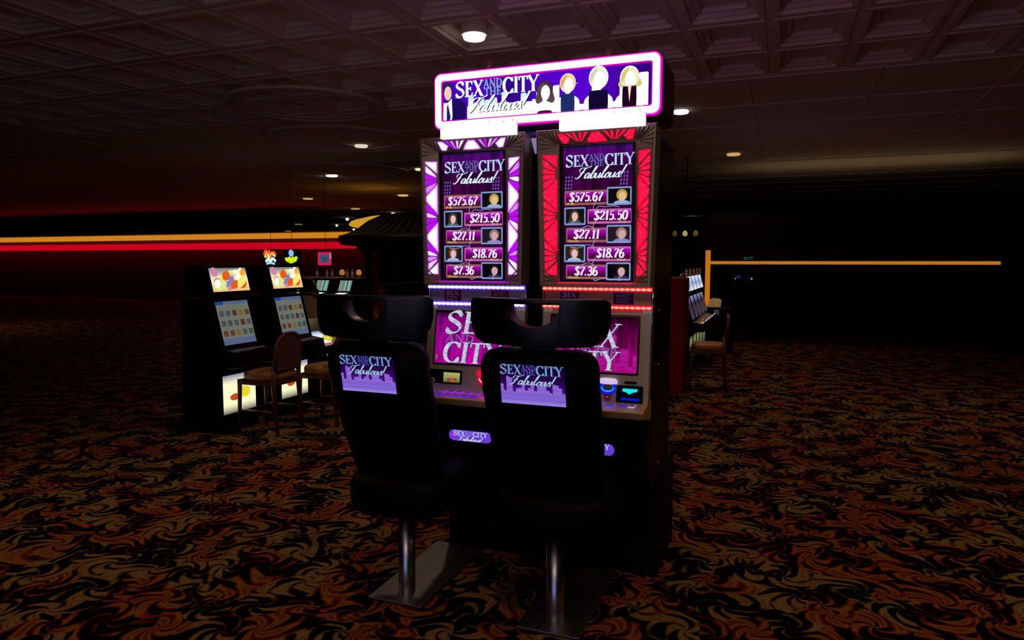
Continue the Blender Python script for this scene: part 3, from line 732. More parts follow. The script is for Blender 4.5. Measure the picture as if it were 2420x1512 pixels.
    lip = glow('ticket_lip_white', lin(225, 200, 205), 1.0) if cres else glow('ticket_lip_cyan', lin(30, 190, 255), 1.0)
    def plate(pts, m, name, parent, z0, z1):
        bq = bmesh.new(); a = [bq.verts.new(F.o+F.u*x+F.v*v+F.n*z0) for x, v in pts]; c = [bq.verts.new(F.o+F.u*x+F.v*v+F.n*z1) for x, v in pts]
        bq.faces.new(a[::-1]); bq.faces.new(c)
        for i in range(len(pts)): bq.faces.new((a[i], a[(i+1) % len(pts)], c[(i+1) % len(pts)], c[i]))
        return obj(name, bq, m, parent)
    tp = plate(crom([(mouth_x-.040, .088), (mouth_x-.030, .104), (mouth_x+.030, .104), (mouth_x+.040, .088), (mouth_x+.032, .080), (mouth_x-.032, .080)], 3, True), mtop, 'ticket_printer', t, -.002, .016)
    ring = [(mouth_x+.034*math.cos(a), .068+.028*math.sin(a)) for a in [math.radians(q) for q in range(170, 371, 20)]]
    inn = [(mouth_x+.024*math.cos(a), .066+.016*math.sin(a)) for a in [math.radians(q) for q in range(370, 169, -20)]]
    plate(ring+inn, mcol, 'printer_ring', tp, -.002, .010)
    F.stroke([(mouth_x+.031*math.cos(a), .068+.026*math.sin(a)) for a in [math.radians(q) for q in range(150, 391, 12)]], .012, lin(255, 0, 50) if cres else lin(10, 25, 255), 22); F.build('ring_glow', t)
    l1 = [(mouth_x+.030*math.cos(a), .068+.023*math.sin(a)) for a in [math.radians(q) for q in range(185, 356, 17)]]
    l2 = [(mouth_x+.026*math.cos(a), .068+.018*math.sin(a)) for a in [math.radians(q) for q in range(355, 184, -17)]]
    plate(l1+l2, lip, 'printer_lip', tp, .0115, .0135)
    plate(rrect(mouth_x-.020, mouth_x+.020, .055, .076, .008, 4), pbr('grey_slot', (.1, .1, .11, 1), .4), 'ticket_slot', tp, 0, .006)
    sb = plate(rrect(mouth_x-.014, mouth_x+.014, .012, .034, .006, 4), pbr('service_button', (.05, .004, .006, 1), .3, emis=lin(80, 12, 18), estr=.8), 'service_button', t, 0, .008)
    F.rect(mouth_x-.006, mouth_x+.006, .021, .025, lin(150, 90, 90), 18); F.build('button_mark', sb)
    # bill acceptor
    ba = recess(.110, .225, -.005, .078, BLACK, 'bill_acceptor', out=.012)
    F.poly([(.138, .064), (.204, .064), (.200, .052), (.186, .050), (.167, .040), (.150, .050), (.136, .052)], lin(0, 235, 255), 26)
    F.rect(.130, .212, .014, .024, lin(10, 15, 220), 26)
    F.build('lit_arrow', ba)
    plate(rrect(.142, .196, .086, .096, .002, 2), BLACK, 'label_plate', t, 0, .004)
    # --- button deck
    dk_y0, dk_z0, dk_y1, dk_z1 = -.392, .868, -.262, .887
    bm = bmesh.new(); prism_x(bm, [(dk_y0, dk_z0), (dk_y0+.015, dk_z0-.034), (-.20, .80), (-.20, dk_z1+.004), (dk_y1, dk_z1)], -.25, .25)
    dkk = obj('button_deck', bm, DECK, t, bevel=.006)
    dv = Vector((0, dk_y1-dk_y0, dk_z1-dk_z0)).normalized(); dn = Vector((0, -dv.z, dv.y))
    D = Flat((0, dk_y0, dk_z0), (1, 0, 0), tuple(dv), tuple(dn))
    rim = lin(105, 5, 245) if cres else lin(50, 15, 255)
    hotb = lin(180, 20, 255) if cres else lin(90, 60, 255)
    def button(x0, x1, v0, v1, cap, rm):
        bq = bmesh.new(); pts = rrect(x0, x1, v0, v1, .005, 3)
        a = [bq.verts.new(D.o+D.u*x+D.v*v-D.n*.002) for x, v in pts]; cxx, cv = (x0+x1)/2, (v0+v1)/2
        c = [bq.verts.new(D.o+D.u*(cxx+(x-cxx)*.84)+D.v*(cv+(v-cv)*.86)+D.n*.005) for x, v in pts]
        bq.faces.new(c)
        for i in range(len(pts)): bq.faces.new((a[i], a[(i+1) % len(pts)], c[(i+1) % len(pts)], c[i])).material_index = 1
        b_ = obj('button', bq, [cap, rm], dkk)
    capm = pbr('button_cap', (.10, .08, .09, 1), .3, emis=lin(70, 55, 85), estr=.6)
    rimm = glow('button_rim_purple' if cres else 'button_rim_blue', rim, 1.0); hotm = glow('button_rim_hot' if cres else 'button_rim_hot_blue', hotb, 1.0)
    whm = glow('button_rim_pale', lin(190, 160, 200), .9)
    button(-.235, -.205, .055, .100, capm, whm); button(-.198, -.168, .055, .100, capm, rimm)
    for k in range(5):
        x = -.148+k*.044
        button(x, x+.034, .030, .066, capm, rimm); button(x, x+.034, .072, .108, capm, hotm)
    button(.075, .115, .040, .095, capm, hotm); button(.130, .160, .055, .095, capm, rimm); button(.172, .202, .055, .095, capm, whm)
    # --- belly badge
    Bg = Flat((0.0, -.262, .638), (1, 0, 0), (0, 0, 1), (0, -1, 0)); Bg.LAYER = .0008
    bx, bw, bz, bh = -.008, .113, .0, .056
    bgp = bmesh.new(); prism_y(bgp, rrect(bx-bw, bx+bw, .638, .638+bh, bh/2-.001, 8), -.266, -.255); badge = obj('badge', bgp, BLACK, t)
    Bg.o = Vector((0, -.2665, .638))
    Bg.poly(rrect(bx-bw+.002, bx+bw-.002, .002, bh-.002, bh/2-.003, 8), lin(105, 60, 215), 1)
    Bg.ellipse(bx-bw+.03, bh/2, .026, .022, lin(165, 20, 215), 2, rim=lin(105, 60, 215))
    logo(Bg, bx-bw+.026, bx+bw-.024, bh-.005, .0225, 3, small=lin(150, 140, 235), scr=lin(240, 248, 255))
    Bg.build('badge_lettering', badge)
    # --- LED bars and recessed strip between them
    def led(z, y, name):
        bq = bmesh.new(); prism_x(bq, [(y, z-.011), (y+.02, z-.011), (y+.02, z+.011), (y, z+.011), (y-.007, z+.006), (y-.007, z-.006)], -.247, .247)
        lo = obj(name, bq, glow('led_base_'+('p' if cres else 'r'), S['ledrim'], 1.0), t)
        G = Flat((0, y-.0075, z), (1, 0, 0), (0, 0, 1), (0, -1, 0)); n = 21
        for i in range(n):
            x = -.236+i*.472/(n-1)
            G.ellipse(x, 0, .0135, .0065, S['led'], 1+(i % 2), 0, 14, rim=S['led'] if cres else lin(250, 110, 90))
        G.build('led_beads', lo)
    led(1.373, -.214, 'light_bar'); led(1.293, -.214, 'light_bar')
    bm = bmesh.new(); box(bm, -.243, .243, -.2040, -.19, 1.300, 1.366); mid = obj('logo_strip', bm, pbr('dim_strip', (.30, .24, .23, 1), .4), t)
    Mf = Flat((0, -.2045, 1.30), (1, 0, 0), (0, 0, 1), (0, -1, 0)); Mf.LAYER = .0006
    for x0, kind in ((-.170, 0), (.075, 1)):
        for q in ((x0, x0+.092, .006, .0075), (x0, x0+.092, .0585, .060), (x0, x0+.0015, .006, .060), (x0+.0905, x0+.092, .006, .060)):
            Mf.rect(*q, lin(75, 35, 75), 2)
        Mf.rect(x0, x0+.092, .006, .060, lin(28, 4, 22), 1)
        if kind == 0:
            roman(Mf, 'SEX', x0+.012, .034, .020, lin(95, 55, 95), 2, 1.75); roman(Mf, 'CITY', x0+.012, .010, .018, lin(80, 45, 85), 2, 1.5)
        else:
            for q in range(7): Mf.rect(x0+.012, x0+.08-(q % 3)*.007, .052-q*.0065, .0535-q*.0065, lin(80, 45, 80), 2)
        Mf.build('strip_print', mid)
    # --- top box: hopper shaped bezel with sunburst glass around the tall screen
    zt, zb = 2.068, 1.386
    oT, oB, yo, yi = .2635, .2450, -.262, -.222        # outer rim half widths, outer/inner depth
    cxs = screen_dx; iw = .170; iz0, iz1 = 1.413-.012, 2.003+.006
    bm = bmesh.new()
    rim_w = .010
    def q4(a, b, c, d): bm.faces.new([bm.verts.new(p) for p in (a, b, c, d)])
    O = [(-oB, yo, zb), (oB, yo, zb), (oT, yo, zt), (-oT, yo, zt)]
    R = [(-oB+rim_w, yo, zb+rim_w), (oB-rim_w, yo, zb+rim_w), (oT-rim_w, yo, zt-rim_w), (-oT+rim_w, yo, zt-rim_w)]
    I = [(cxs-iw, yi, iz0), (cxs+iw, yi, iz0), (cxs+iw, yi, iz1), (cxs-iw, yi, iz1)]
    Bk = [(-oB, -.15, zb), (oB, -.15, zb), (oT, -.15, zt), (-oT, -.15, zt)]
    for i in range(4):
        j = (i+1) % 4
        q4(O[i], O[j], R[j], R[i])
        for kk in range(16):
            f0, f1 = kk/16, (kk+1)/16
            lp = lambda P, Q_, f: tuple(P[m_]+(Q_[m_]-P[m_])*f for m_ in range(3))
            q4(lp(R[i], R[j], f0), lp(R[i], R[j], f1), lp(I[i], I[j], f1), lp(I[i], I[j], f0))
        q4(O[j], O[i], Bk[i], Bk[j])
    q4(*I); q4(*Bk[::-1])
    bmesh.ops.remove_doubles(bm, verts=bm.verts, dist=1e-5)
    bez = obj('bezel', bm, BRONZE, t)
    bm = bmesh.new()
    tube(bm, [(x, yo-.001, z) for x, y, z in O]+[(O[0][0], yo-.001, O[0][2])], .0035, 6)
    tube(bm, [(x, yi-.002, z) for x, y, z in I]+[(I[0][0], yi-.002, I[0][2])], .0045, 6)
    obj('bezel_trim', bm, RIB, bez, smooth=True)
    # glass cells laid on the sloping sides
    def side_face(p_in0, p_in1, p_out0, p_out1):
        p_in0, p_in1, p_out0, p_out1 = map(Vector, (p_in0, p_in1, p_out0, p_out1))
        nrm = (p_in1-p_in0).cross(p_out0-p_in0).normalized()
        if nrm.y > 0: nrm = -nrm
        return lambda u, v, l=1: (p_in0.lerp(p_in1, v)).lerp(p_out0.lerp(p_out1, v), u)+nrm*(.0012+.0004*l)
    cells = Flat((0, 0, 0))
    def put(mapf, poly, big, tiny=False):
        pts3 = [mapf(u, v) for u, v in poly]; n = len(pts3)
        c = sum(pts3, Vector())/n; m_ = .62 if cres else .7
        inn_ = [c+(p-c)*m_ for p in pts3]
        lowhot = S['hot']
        if cres and not big:
            kk = random.choice((0, .25, .6, 1.0)); lowhot = tuple(S['rim'][i]*(1-kk)+S['hot'][i]*kk for i in range(3))+(1,)
        cells.polys.append((inn_, lowhot, 0))
        for i in range(n):
            j = (i+1) % n
            cells.polys.append(([inn_[i], inn_[j], pts3[j], pts3[i]], [lowhot, lowhot, S['rim'], S['rim']], 0))
    k = .16
    def shrink(P, Q, a): return tuple(P[i]+(Q[i]-P[i])*a for i in range(3))
    # order of R/I corners: 0 bottom left, 1 bottom right, 2 top right, 3 top left
    pad0, pad1 = .06, .13
    left = side_face(shrink(I[0], I[3], pad0-.02), shrink(I[3], I[0], pad0), shrink(R[0], R[3], pad0-.01), shrink(R[3], R[0], pad1))
    right = side_face(shrink(I[1], I[2], pad0-.02), shrink(I[2], I[1], pad0), shrink(R[1], R[2], pad0-.01), shrink(R[2], R[1], pad1))
    def inset(poly): return [(.10+.80*u, v) for u, v in poly]
    for mp in (left, right):
        for poly, big in sun_cells(1.0, 1): put(mp, inset(poly), big)
        cells.build('sunburst_glass', bez, [S['mat']])
    top = side_face(shrink(I[3], I[2], .02), shrink(I[2], I[3], .02), shrink(R[3], R[2], .13), shrink(R[2], R[3], .13))
    g = .008
    for c in (.27, .73):
        for a, b in ((-.12, -.07), (-.058, -.012), (.012, .058), (.07, .12)):
            put(top, [(.22, c+a*.3), (.92, c+a*1.25+g), (.92, c+b*1.25-g), (.22, c+b*.3)], False)
    put(top, [(.12, .36), (.5, .40), (.9, .455), (.9, .545), (.5, .60), (.12, .64), (.08, .5)], True)
    put(top, [(.15, .03), (.10, .10), (.5, .165), (.92, .10), (.92, .03)], True); put(top, [(.15, .97), (.10, .90), (.5, .835), (.92, .90), (.92, .97)], True)
    cells.build('sunburst_glass', bez, [S['mat']])
    bot = side_face(shrink(I[0], I[1], .0), shrink(I[1], I[0], .0), shrink(R[0], R[1], .06), shrink(R[1], R[0], .06))
    put(bot, [(.12, -.06), (.12, 1.06), (.9, 1.04), (.9, -.04)], cres and False)
    cells.build('sunburst_glass', bez, [S['mat']])
    # raised corner ribs
    for ci, (Ic, Rc, An, Bn) in enumerate(((I[3], R[3], R[0], R[2]), (I[2], R[2], R[1], R[3]), (I[0], R[0], R[3], R[1]), (I[1], R[1], R[2], R[0]))):
        bm = bmesh.new()
        for f in (-.10, -.067, -.034, 0, .045, .09, .13):
            tgt = shrink(Rc, An, abs(f)*1.0) if f < 0 else shrink(Rc, Bn, f)
            s_ = shrink(Ic, tgt, .15); e_ = shrink(Ic, tgt, .97)
            tube(bm, [(s_[0], s_[1]-.003, s_[2]), (e_[0], e_[1]-.003, e_[2])], [.0015, .0045], 6)
        obj('corner_ribs', bm, RIB, bez, smooth=True)
    # --- tall screen
    U = Flat((cxs, yi-.001, 1.413), (1, 0, 0), (0, 0, 1), (0, -1, 0)); U.LAYER = .0004
    bm = bmesh.new(); box(bm, cxs-.168, cxs+.168, yi-.0008, yi+.01, 1.405, 2.004); scr = obj('upper_screen', bm, BLACK, t)
    w2, hh_ = .155, .59
    U.vgrad(-w2, w2, [(0, lin(45, 0, 45)), (.2, lin(55, 0, 58)), (.42, lin(55, 2, 55)), (.50, lin(50, 0, 55)), (.56, lin(85, 0, 110)), (.575, lin(60, 15, 100)), (hh_-.003, lin(25, 8, 50))], 2)
    U.build('screen_picture', scr, [STREAK])
    logo(U, -w2+.012, w2+.006, .548, .050, 4, face=lin(190, 215, 242), shade=lin(80, 100, 165), small=lin(110, 105, 190))
    for gx0 in (-w2+.012, .105):                                             # small dotted marks beside the script
        for a in range(3):
            for b in range(4): U.ellipse(gx0+a*.013+b*.001, .405+.016*b+(.012 if gx0 > 0 else 0), .0035, .006, lin(110, 85, 175), 3)
    U.build('title_lettering', scr)
    vals = ['$575.67', '$215.50', '$27.11', '$18.76', '$7.36']
    names = ['Mr Big', 'Carrie', 'Samantha', 'Miranda', 'Charlotte']
    ys = [.330, .247, .166, .083, .004]
    hairs = [lin(190, 150, 70), lin(75, 48, 38), lin(150, 120, 105), lin(150, 70, 25), lin(28, 18, 24)]
    skins = [lin(225, 190, 140), lin(225, 190, 180), lin(205, 165, 175), lin(215, 190, 205), lin(205, 165, 175)]
    backs = [lin(16, 12, 14), lin(22, 20, 18), lin(35, 25, 32), lin(30, 34, 26), lin(10, 6, 12)]
    cloths = [lin(150, 175, 215), lin(70, 95, 105), lin(140, 130, 180), lin(165, 180, 215), lin(60, 45, 90)]
    for i in range(5):
        pic_right = i % 2 == 0; y = ys[i]; ph = .066
        if pic_right: x0, x1, p0, p1 = -w2+.012+(.008 if i == 2 or i == 4 else 0), .030, .045, w2-.002
        else: x0, x1, p0, p1 = -.038, w2-.002, -w2+.008, -.050
        U.rounded(x0-.004, x1+.014 if pic_right else x1, y, y+ph-.002, .005, lin(150, 95, 85) if i % 2 == 0 else lin(190, 100, 165), 4)
        U.vgrad(x0+.002, x1+.012 if pic_right else x1-.002, [(y+.010, lin(60, 15, 30)), (y+.028, lin(95, 0, 85)), (y+.052, lin(175, 0, 190)), (y+ph-.010, lin(170, 40, 180))], 5)
        dh = .040; dw = 1.18; tw = sum(DIG[c][0] for c in vals[i])*dh*dw; xs_ = (x0+x1)/2-tw/2+(.006 if pic_right else .004)
        digits(U, vals[i], xs_+.002, y+.0145, dh, lin(60, 0, 70), 6, wscale=dw, thick=.22); digits(U, vals[i], xs_, y+.016, dh, lin(245, 232, 255), 7, wscale=dw, thick=.21)
        nx = x0+.004 if pic_right else x1-.012-.0075*len(names[i])
        typed(U, names[i], nx, y+.003, .0105, lin(215, 205, 105), 8, shear=.6, wscale=.85)
        U.build('prize_panel', scr)
        U.rounded(p0, p1, y-.004, y+ph+.008, .005, lin(125, 155, 205), 9)
        U.rect(p0+.006, p1-.006, y+.003, y+ph+.001, backs[i], 10)
        pw = p1-p0-.012; cxp = (p0+p1)/2+(.012 if pic_right else -.002)
        bust(U, cxp, y+.003, pw*.74, ph-.004, hairs[i], skins[i], cloths[i], 11, long_hair=i in (1, 4))
        for tt in range(2): U.stroke([(cxp-.006+.008*math.cos(a*.45)*(1-a*.05), y+.001+.008*math.sin(a*.45)*(1-a*.05)+tt*.003) for a in range(15)], .0010, lin(150, 170, 220), 14)
        U.build('picture_tile', scr)
    fl = []
    for y in (.315, .232, .150, .070):
        U.stroke(crom([(-.002, y+.03), (-.014, y+.008), (-.010, y-.012), (-.003, y-.022)], 4), .002, lin(190, 180, 225), 15)
        U.stroke(crom([(-.004, y-.008), (.012, y+.008), (.04, y+.004), (.075, y+.008), (.10, y+.002)] if int(y*1000) % 2 else [(-.12, y-.004), (-.08, y-.008), (-.04, y+.006), (-.012, y-.002)], 4), .0028, lin(140, 150, 205), 15)
    U.stroke(crom([(-.012, .004), (.0, -.002), (.03, .010), (.07, .004), (.11, .0)], 4), .003, lin(150, 165, 215), 15)
    U.build('scroll_flourish', scr)
    # --- white skyline topper standing on the bezel
    tx_ = topper_dx; bm = bmesh.new(); hw = .185
    prof = [(tx_-hw, 2.060), (tx_+hw, 2.060), (tx_+hw, 2.106)]
    hts = [.010, .022, .006, .016, .024, .012, .020, .004, .018, .014, .024, .008, .020, .012, .022, .010]
    n = len(hts)
    for i in range(n):
        xa = tx_+hw-(i+.0)*2*hw/n; xb = tx_+hw-(i+1)*2*hw/n
        prof += [(xa-.001, 2.106+hts[i]), (xb, 2.106+hts[i])]
    prof += [(tx_-hw, 2.106)]
    prism_y(bm, prof, -.290, -.264)
    tp_ = obj('skyline_topper', bm, glow('topper_white', (1, .98, 1, 1), 1.15), t)
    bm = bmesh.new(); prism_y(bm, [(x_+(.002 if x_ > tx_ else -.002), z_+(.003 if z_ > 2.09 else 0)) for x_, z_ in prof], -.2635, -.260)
    obj('topper_shade_outline', bm, glow('topper_shade_violet', lin(175, 110, 180), 1), tp_)  # violet outline added to draw the shaded notches around the topper
    # --- latches and hinges on the side
    for z, y in ((1.27, -.05), (1.02, -.04), (.55, .0)):
        bm = bmesh.new(); tube(bm, [(.246, y, z-.012), (.258, y-.004, z), (.246, y, z+.012)], .004, 6)
        obj('side_latch', bm, pbr('brass_latch', (.7, .5, .25, 1), .25, 1), t, smooth=True)
    # candle shaped service lamp on top
    return t

m_left = slot_machine(-1.355, PUR, 'tall slot machine lit purple and white, left of the pair', '4727', 0, -.010, .044)
m_right = slot_machine(-.770, RED, 'tall slot machine with glittering red sunburst lights, right of the pair', '4728', 1, .002, .0325)

# dark cabinet spine between the two machines
bm = bmesh.new(); box(bm, -1.097, -1.028, 3.46, 3.60, 0, 2.03)
tag(obj('spine_panel', bm, BLACKM, bevel=.004), 'black filler panel standing in the gap between the two tall machines', 'panel')
bm = bmesh.new(); prism_y(bm, [(-1.072, 1.985), (-1.042, 1.985), (-1.040, 2.043), (-1.088, 2.043)], 3.080, 3.083); box(bm, -1.088, -1.040, 3.078, 3.084, 2.043, 2.055)
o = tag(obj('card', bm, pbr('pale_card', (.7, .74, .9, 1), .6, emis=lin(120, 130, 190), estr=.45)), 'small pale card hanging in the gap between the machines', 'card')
bm = bmesh.new(); tube(bm, [(-1.045, 3.083, 2.05), (-1.030, 3.10, 2.055)], .003, 6); obj('hook', bm, CHROME, o)

# ------------------------------------------------------------------ the long sign on top
t = empty('overhead_sign', (-1.03, 3.05, 2.06), 0, 'long pink edged illuminated sign spanning both tall machines', 'sign')
sx0, sx1, sz0, sz1 = -.530, .530, .056, .312
bm = bmesh.new(); prism_y(bm, rrect(sx0+.006, sx1+.012, sz0-.012, sz1-.004, .035, 6), .012, .30); obj('housing', bm, pbr('purple_black_housing', (.02, .008, .02, 1), .3), t, bevel=.004)
def ring_band(r_out, r_in, y0, y1, m, name, parent, layers=7):
    bm = bmesh.new(); a = r_out; b = r_in; n = len(a)
    A = [bm.verts.new((x, y0, z)) for x, z in a]; B = [bm.verts.new((x, y0, z)) for x, z in b]
    A2 = [bm.verts.new((x, y1, z)) for x, z in a]; B2 = [bm.verts.new((x, y1, z)) for x, z in b]
    for i in range(n):
        j = (i+1) % n
        bm.faces.new((A[i], A[j], B[j], B[i])); bm.faces.new((A[i], A2[i], A2[j], A[j])); bm.faces.new((B[i], B[j], B2[j], B2[i]))
    return obj(name, bm, m, parent)
RR = lambda d: rrect(sx0+d, sx1-d, sz0+d, sz1-d, max(.032-d*.55, .006), 6)
PINK = glow('pink_edge_glow', lin(225, 0, 190), 1.1); WH = glow('white_tube_glow', (1.0, .28, .92, 1), 9.0); WP = glow('pale_pink_glow', (1.0, .55, 1.0, 1), 1.2)
ring_band(RR(-.003), RR(.003), -.006, .014, PINK, 'pink_edge', t)
ring_band(RR(.003), RR(.0075), -.010, .010, WP, 'pink_diffuser', t)
ring_band(RR(.0075), RR(.0335), -.014, .010, WH, 'white_light_tube', t)
bm = bmesh.new(); prism_y(bm, rrect(sx0+.03, sx1-.03, sz0+.03, sz1-.03, .02, 4), .301, .308); obj('added_rear_glow', bm, glow('added_rear_pink', (1.0, .36, 1.0, 1), 3.2), t)  # added unseen glowing back face that tints the ceiling beyond
ring_band(RR(.0335), RR(.040), -.008, .010, glow('inner_pink_glow', lin(215, 0, 180), 1.0), 'inner_pink_edge', t)
ix0, ix1, iz0, iz1 = sx0+.038, sx1-.038, sz0+.038, sz1-.038
G = Flat((0, -.001, 0), (1, 0, 0), (0, 0, 1), (0, -1, 0)); G.LAYER = .0004
bm = bmesh.new(); box(bm, ix0-.006, ix1+.006, -.001, .012, iz0-.006, iz1+.006); pic = obj('sign_face', bm, BLACK, t)
IW, IH = ix1-ix0, iz1-iz0
def gx(f): return ix0+f*IW
def gz(f): return iz0+f*IH
for k in range(12):                                            # violet background, brighter behind the middle
    c = (lin(70, 0, 170), lin(75, 0, 180), lin(82, 0, 190), lin(75, 0, 180), lin(50, 0, 130), lin(62, 0, 155), lin(80, 0, 195), lin(85, 0, 205), lin(88, 0, 210), lin(82, 0, 200), lin(72, 0, 170), lin(55, 0, 140), lin(45, 0, 115))
    G.poly([(gx(k/12), gz(0)), (gx((k+1)/12), gz(0)), (gx((k+1)/12), gz(1)), (gx(k/12), gz(1))], [c[k], c[k+1], c[k+1], c[k]], 2)
wht = (1.25, 1.25, 1.3, 1); cyn = lin(195, 232, 250)
hs = [(.135, .60), (.165, .42), (.19, .50), (.22, .46), (.25, .50), (.285, .36), (.305, .62), (.33, .28), (.35, .34), (.375, .36), (.40, .55), (.43, .18), (.455, .38), (.475, .55), (.50, .30)]
for i, (a, h) in enumerate(hs):
    b = hs[i+1][0]-.002 if i+1 < len(hs) else .53
    pts = rrect(gx(a), gx(b), gz(0), gz(h), .006, 3)
    G.poly(pts, [cyn if p[1] > gz(h)-.012 else wht for p in pts], 3)
G.rect(gx(.13), gx(.545), gz(0), gz(.33), wht, 3.2); G.rect(gx(.545), gx(.985), gz(0), gz(.16), wht, 3.2)
for a, b, h in ((.555, .585, .66), (.735, .752, .72), (.752, .772, .55), (.86, .878, .74), (.93, .95, .62), (.945, .985, .78), (.60, .64, .28), (.52, .56, .4)):
    G.poly(rrect(gx(a), gx(b), gz(0), gz(h), .006, 3), wht, 3.4)
G.build('sign_picture', pic)
logo(G, gx(.070), gx(.485), gz(1.0)-.006, .070, 6, face=(1.05, 1.1, 1.15, 1), shade=lin(130, 195, 235), small=lin(140, 180, 225), scr=(1.0, 1.1, 1.15, 1))
G.build('title_lettering', pic)
# plain generic figures as stand-ins for the pictured people: no faces
SK = (1.25, 1.2, 1.15, 1)
def figure(cx, top, wd, hair, hair2, dress, dress_top, dw, long_=0.0, lay=14, turn=0.0):
    k = wd/.075
    if long_: G.poly(crom([(cx-wd*.38, top-.035*k), (cx-wd*.44, top-(.035+long_)*k), (cx+wd*.50, top-(.035+long_)*k), (cx+wd*.40, top-.035*k)], 3), hair, lay)
    G.ellipse(cx, top-.034*k, wd*.42, .036*k, hair, lay, 0, 20, rim=hair2)
    z = gz(0); sh = max(top-.098*k, gz(.12))
    G.poly(crom([(cx-wd*.60, z), (cx-wd*.58, sh), (cx-wd*.16, top-.076*k), (cx+wd*.16, top-.076*k), (cx+wd*.58, sh), (cx+wd*.60, z)], 4), SK, lay+1)
    G.rect(cx-wd*.11, cx+wd*.11, top-.082*k, top-.052*k, SK, lay+1.5)
    G.ellipse(cx+.004+turn, top-.043*k, wd*.24, .028*k, SK, lay+2)
    G.poly(crom([(cx-wd*.02, top-.004*k), (cx-wd*.34, top-.022*k), (cx-wd*.34, top-.05*k), (cx-wd*.17, top-.028*k)], 3, True), hair, lay+2.2)
    if dress: G.poly(crom([(cx-dw, gz(0)), (cx-dw*.9, gz(0)), (cx+dw*.9, gz(0)), (cx+dw, gz(0)), (cx+dw, dress_top-.006), (cx+dw*.6, dress_top), (cx-dw*.6, dress_top), (cx-dw, dress_top-.006)], 2, True), dress, lay+2.5)
    if lay == 26: G.poly([(cx-.007, dress_top+.006), (cx+.009, dress_top+.006), (cx, gz(.10))], lin(250, 225, 180), 30)
    G.build('pictured_figure', pic)
figure(gx(.517), gz(.78), .088, lin(95, 70, 75), lin(60, 40, 50), lin(60, 30, 45), gz(.07), .034, .045)
figure(gx(.626), gz(.90), .088, lin(225, 170, 90), lin(250, 225, 180), lin(30, 45, 105), gz(.42), .031, .004, 18)
figure(gx(.767), gz(1.0), .104, lin(215, 210, 190), lin(250, 250, 240), lin(18, 8, 50), gz(.44), .042, .0, 22)
figure(gx(.905), gz(.93), .100, lin(215, 205, 120), lin(250, 245, 215), lin(32, 4, 30), gz(.47), .030, .028, 26)
# suited figure at the left end
G.ellipse(gx(.025), gz(.80), .024, .036, lin(40, 35, 95), 14); G.ellipse(gx(.031), gz(.70), .019, .032, lin(245, 205, 180), 15)
G.poly([(gx(.008), gz(0)), (gx(.008), gz(.42)), (gx(.03), gz(.52)), (gx(.085), gz(.55)), (gx(.125), gz(.40)), (gx(.125), gz(0))], lin(28, 10, 95), 16)
G.poly([(gx(.006), gz(0)), (gx(.008), gz(.46)), (gx(.03), gz(.46)), (gx(.052), gz(.56)), (gx(.055), gz(.1)), (gx(.05), gz(0))], (1.0, .95, 1.1, 1), 17)
G.poly([(gx(.024), gz(0)), (gx(.026), gz(.36)), (gx(.032), gz(.42)), (gx(.045), gz(.10)), (gx(.042), gz(0))], lin(30, 30, 110), 18)
G.build('pictured_figure', pic)
bm = bmesh.new(); tube(bm, [(-.46, .10, .026), (.46, .10, .026)], .014, 10); obj('mount_beam', bm, DBLUE, t, smooth=True)
for x in (-.40, .40):
    bm = bmesh.new(); box(bm, x-.03, x+.03, .16, .28, .009, .05); obj('bracket', bm, BLACKM, t)
def candle(x, label):
    t = empty('service_lamp', (x, 3.17, 2.368), 0, label, 'lamp', 'service lamps on the sign')
    bm = bmesh.new(); lathe(bm, [(.016, 0), (.016, .010), (.011, .014), (0, .014)], 20); obj('lamp_base', bm, BRONZE, t)
    m = pbr('pink_glass', (.75, .35, .5, 1), .08); m.node_tree.nodes['Principled BSDF'].inputs['Transmission Weight'].default_value = .75
    bm = bmesh.new(); lathe(bm, [(.012, .014), (.014, .030), (.020, .042), (.021, .062), (.017, .074), (.008, .080), (.0, .084)], 20); obj('glass_dome', bm, m, t, smooth=True)
    bm = bmesh.new(); lathe(bm, [(.0215, .045), (.0235, .047), (.0215, .049)], 20); obj('brass_ring', bm, pbr('brass', (.8, .6, .3, 1), .2, 1), t, smooth=True)
candle(-1.335, 'small pink glass service lamp on the sign above the purple machine')
candle(-.755, 'small pink glass service lamp on the sign above the red machine')

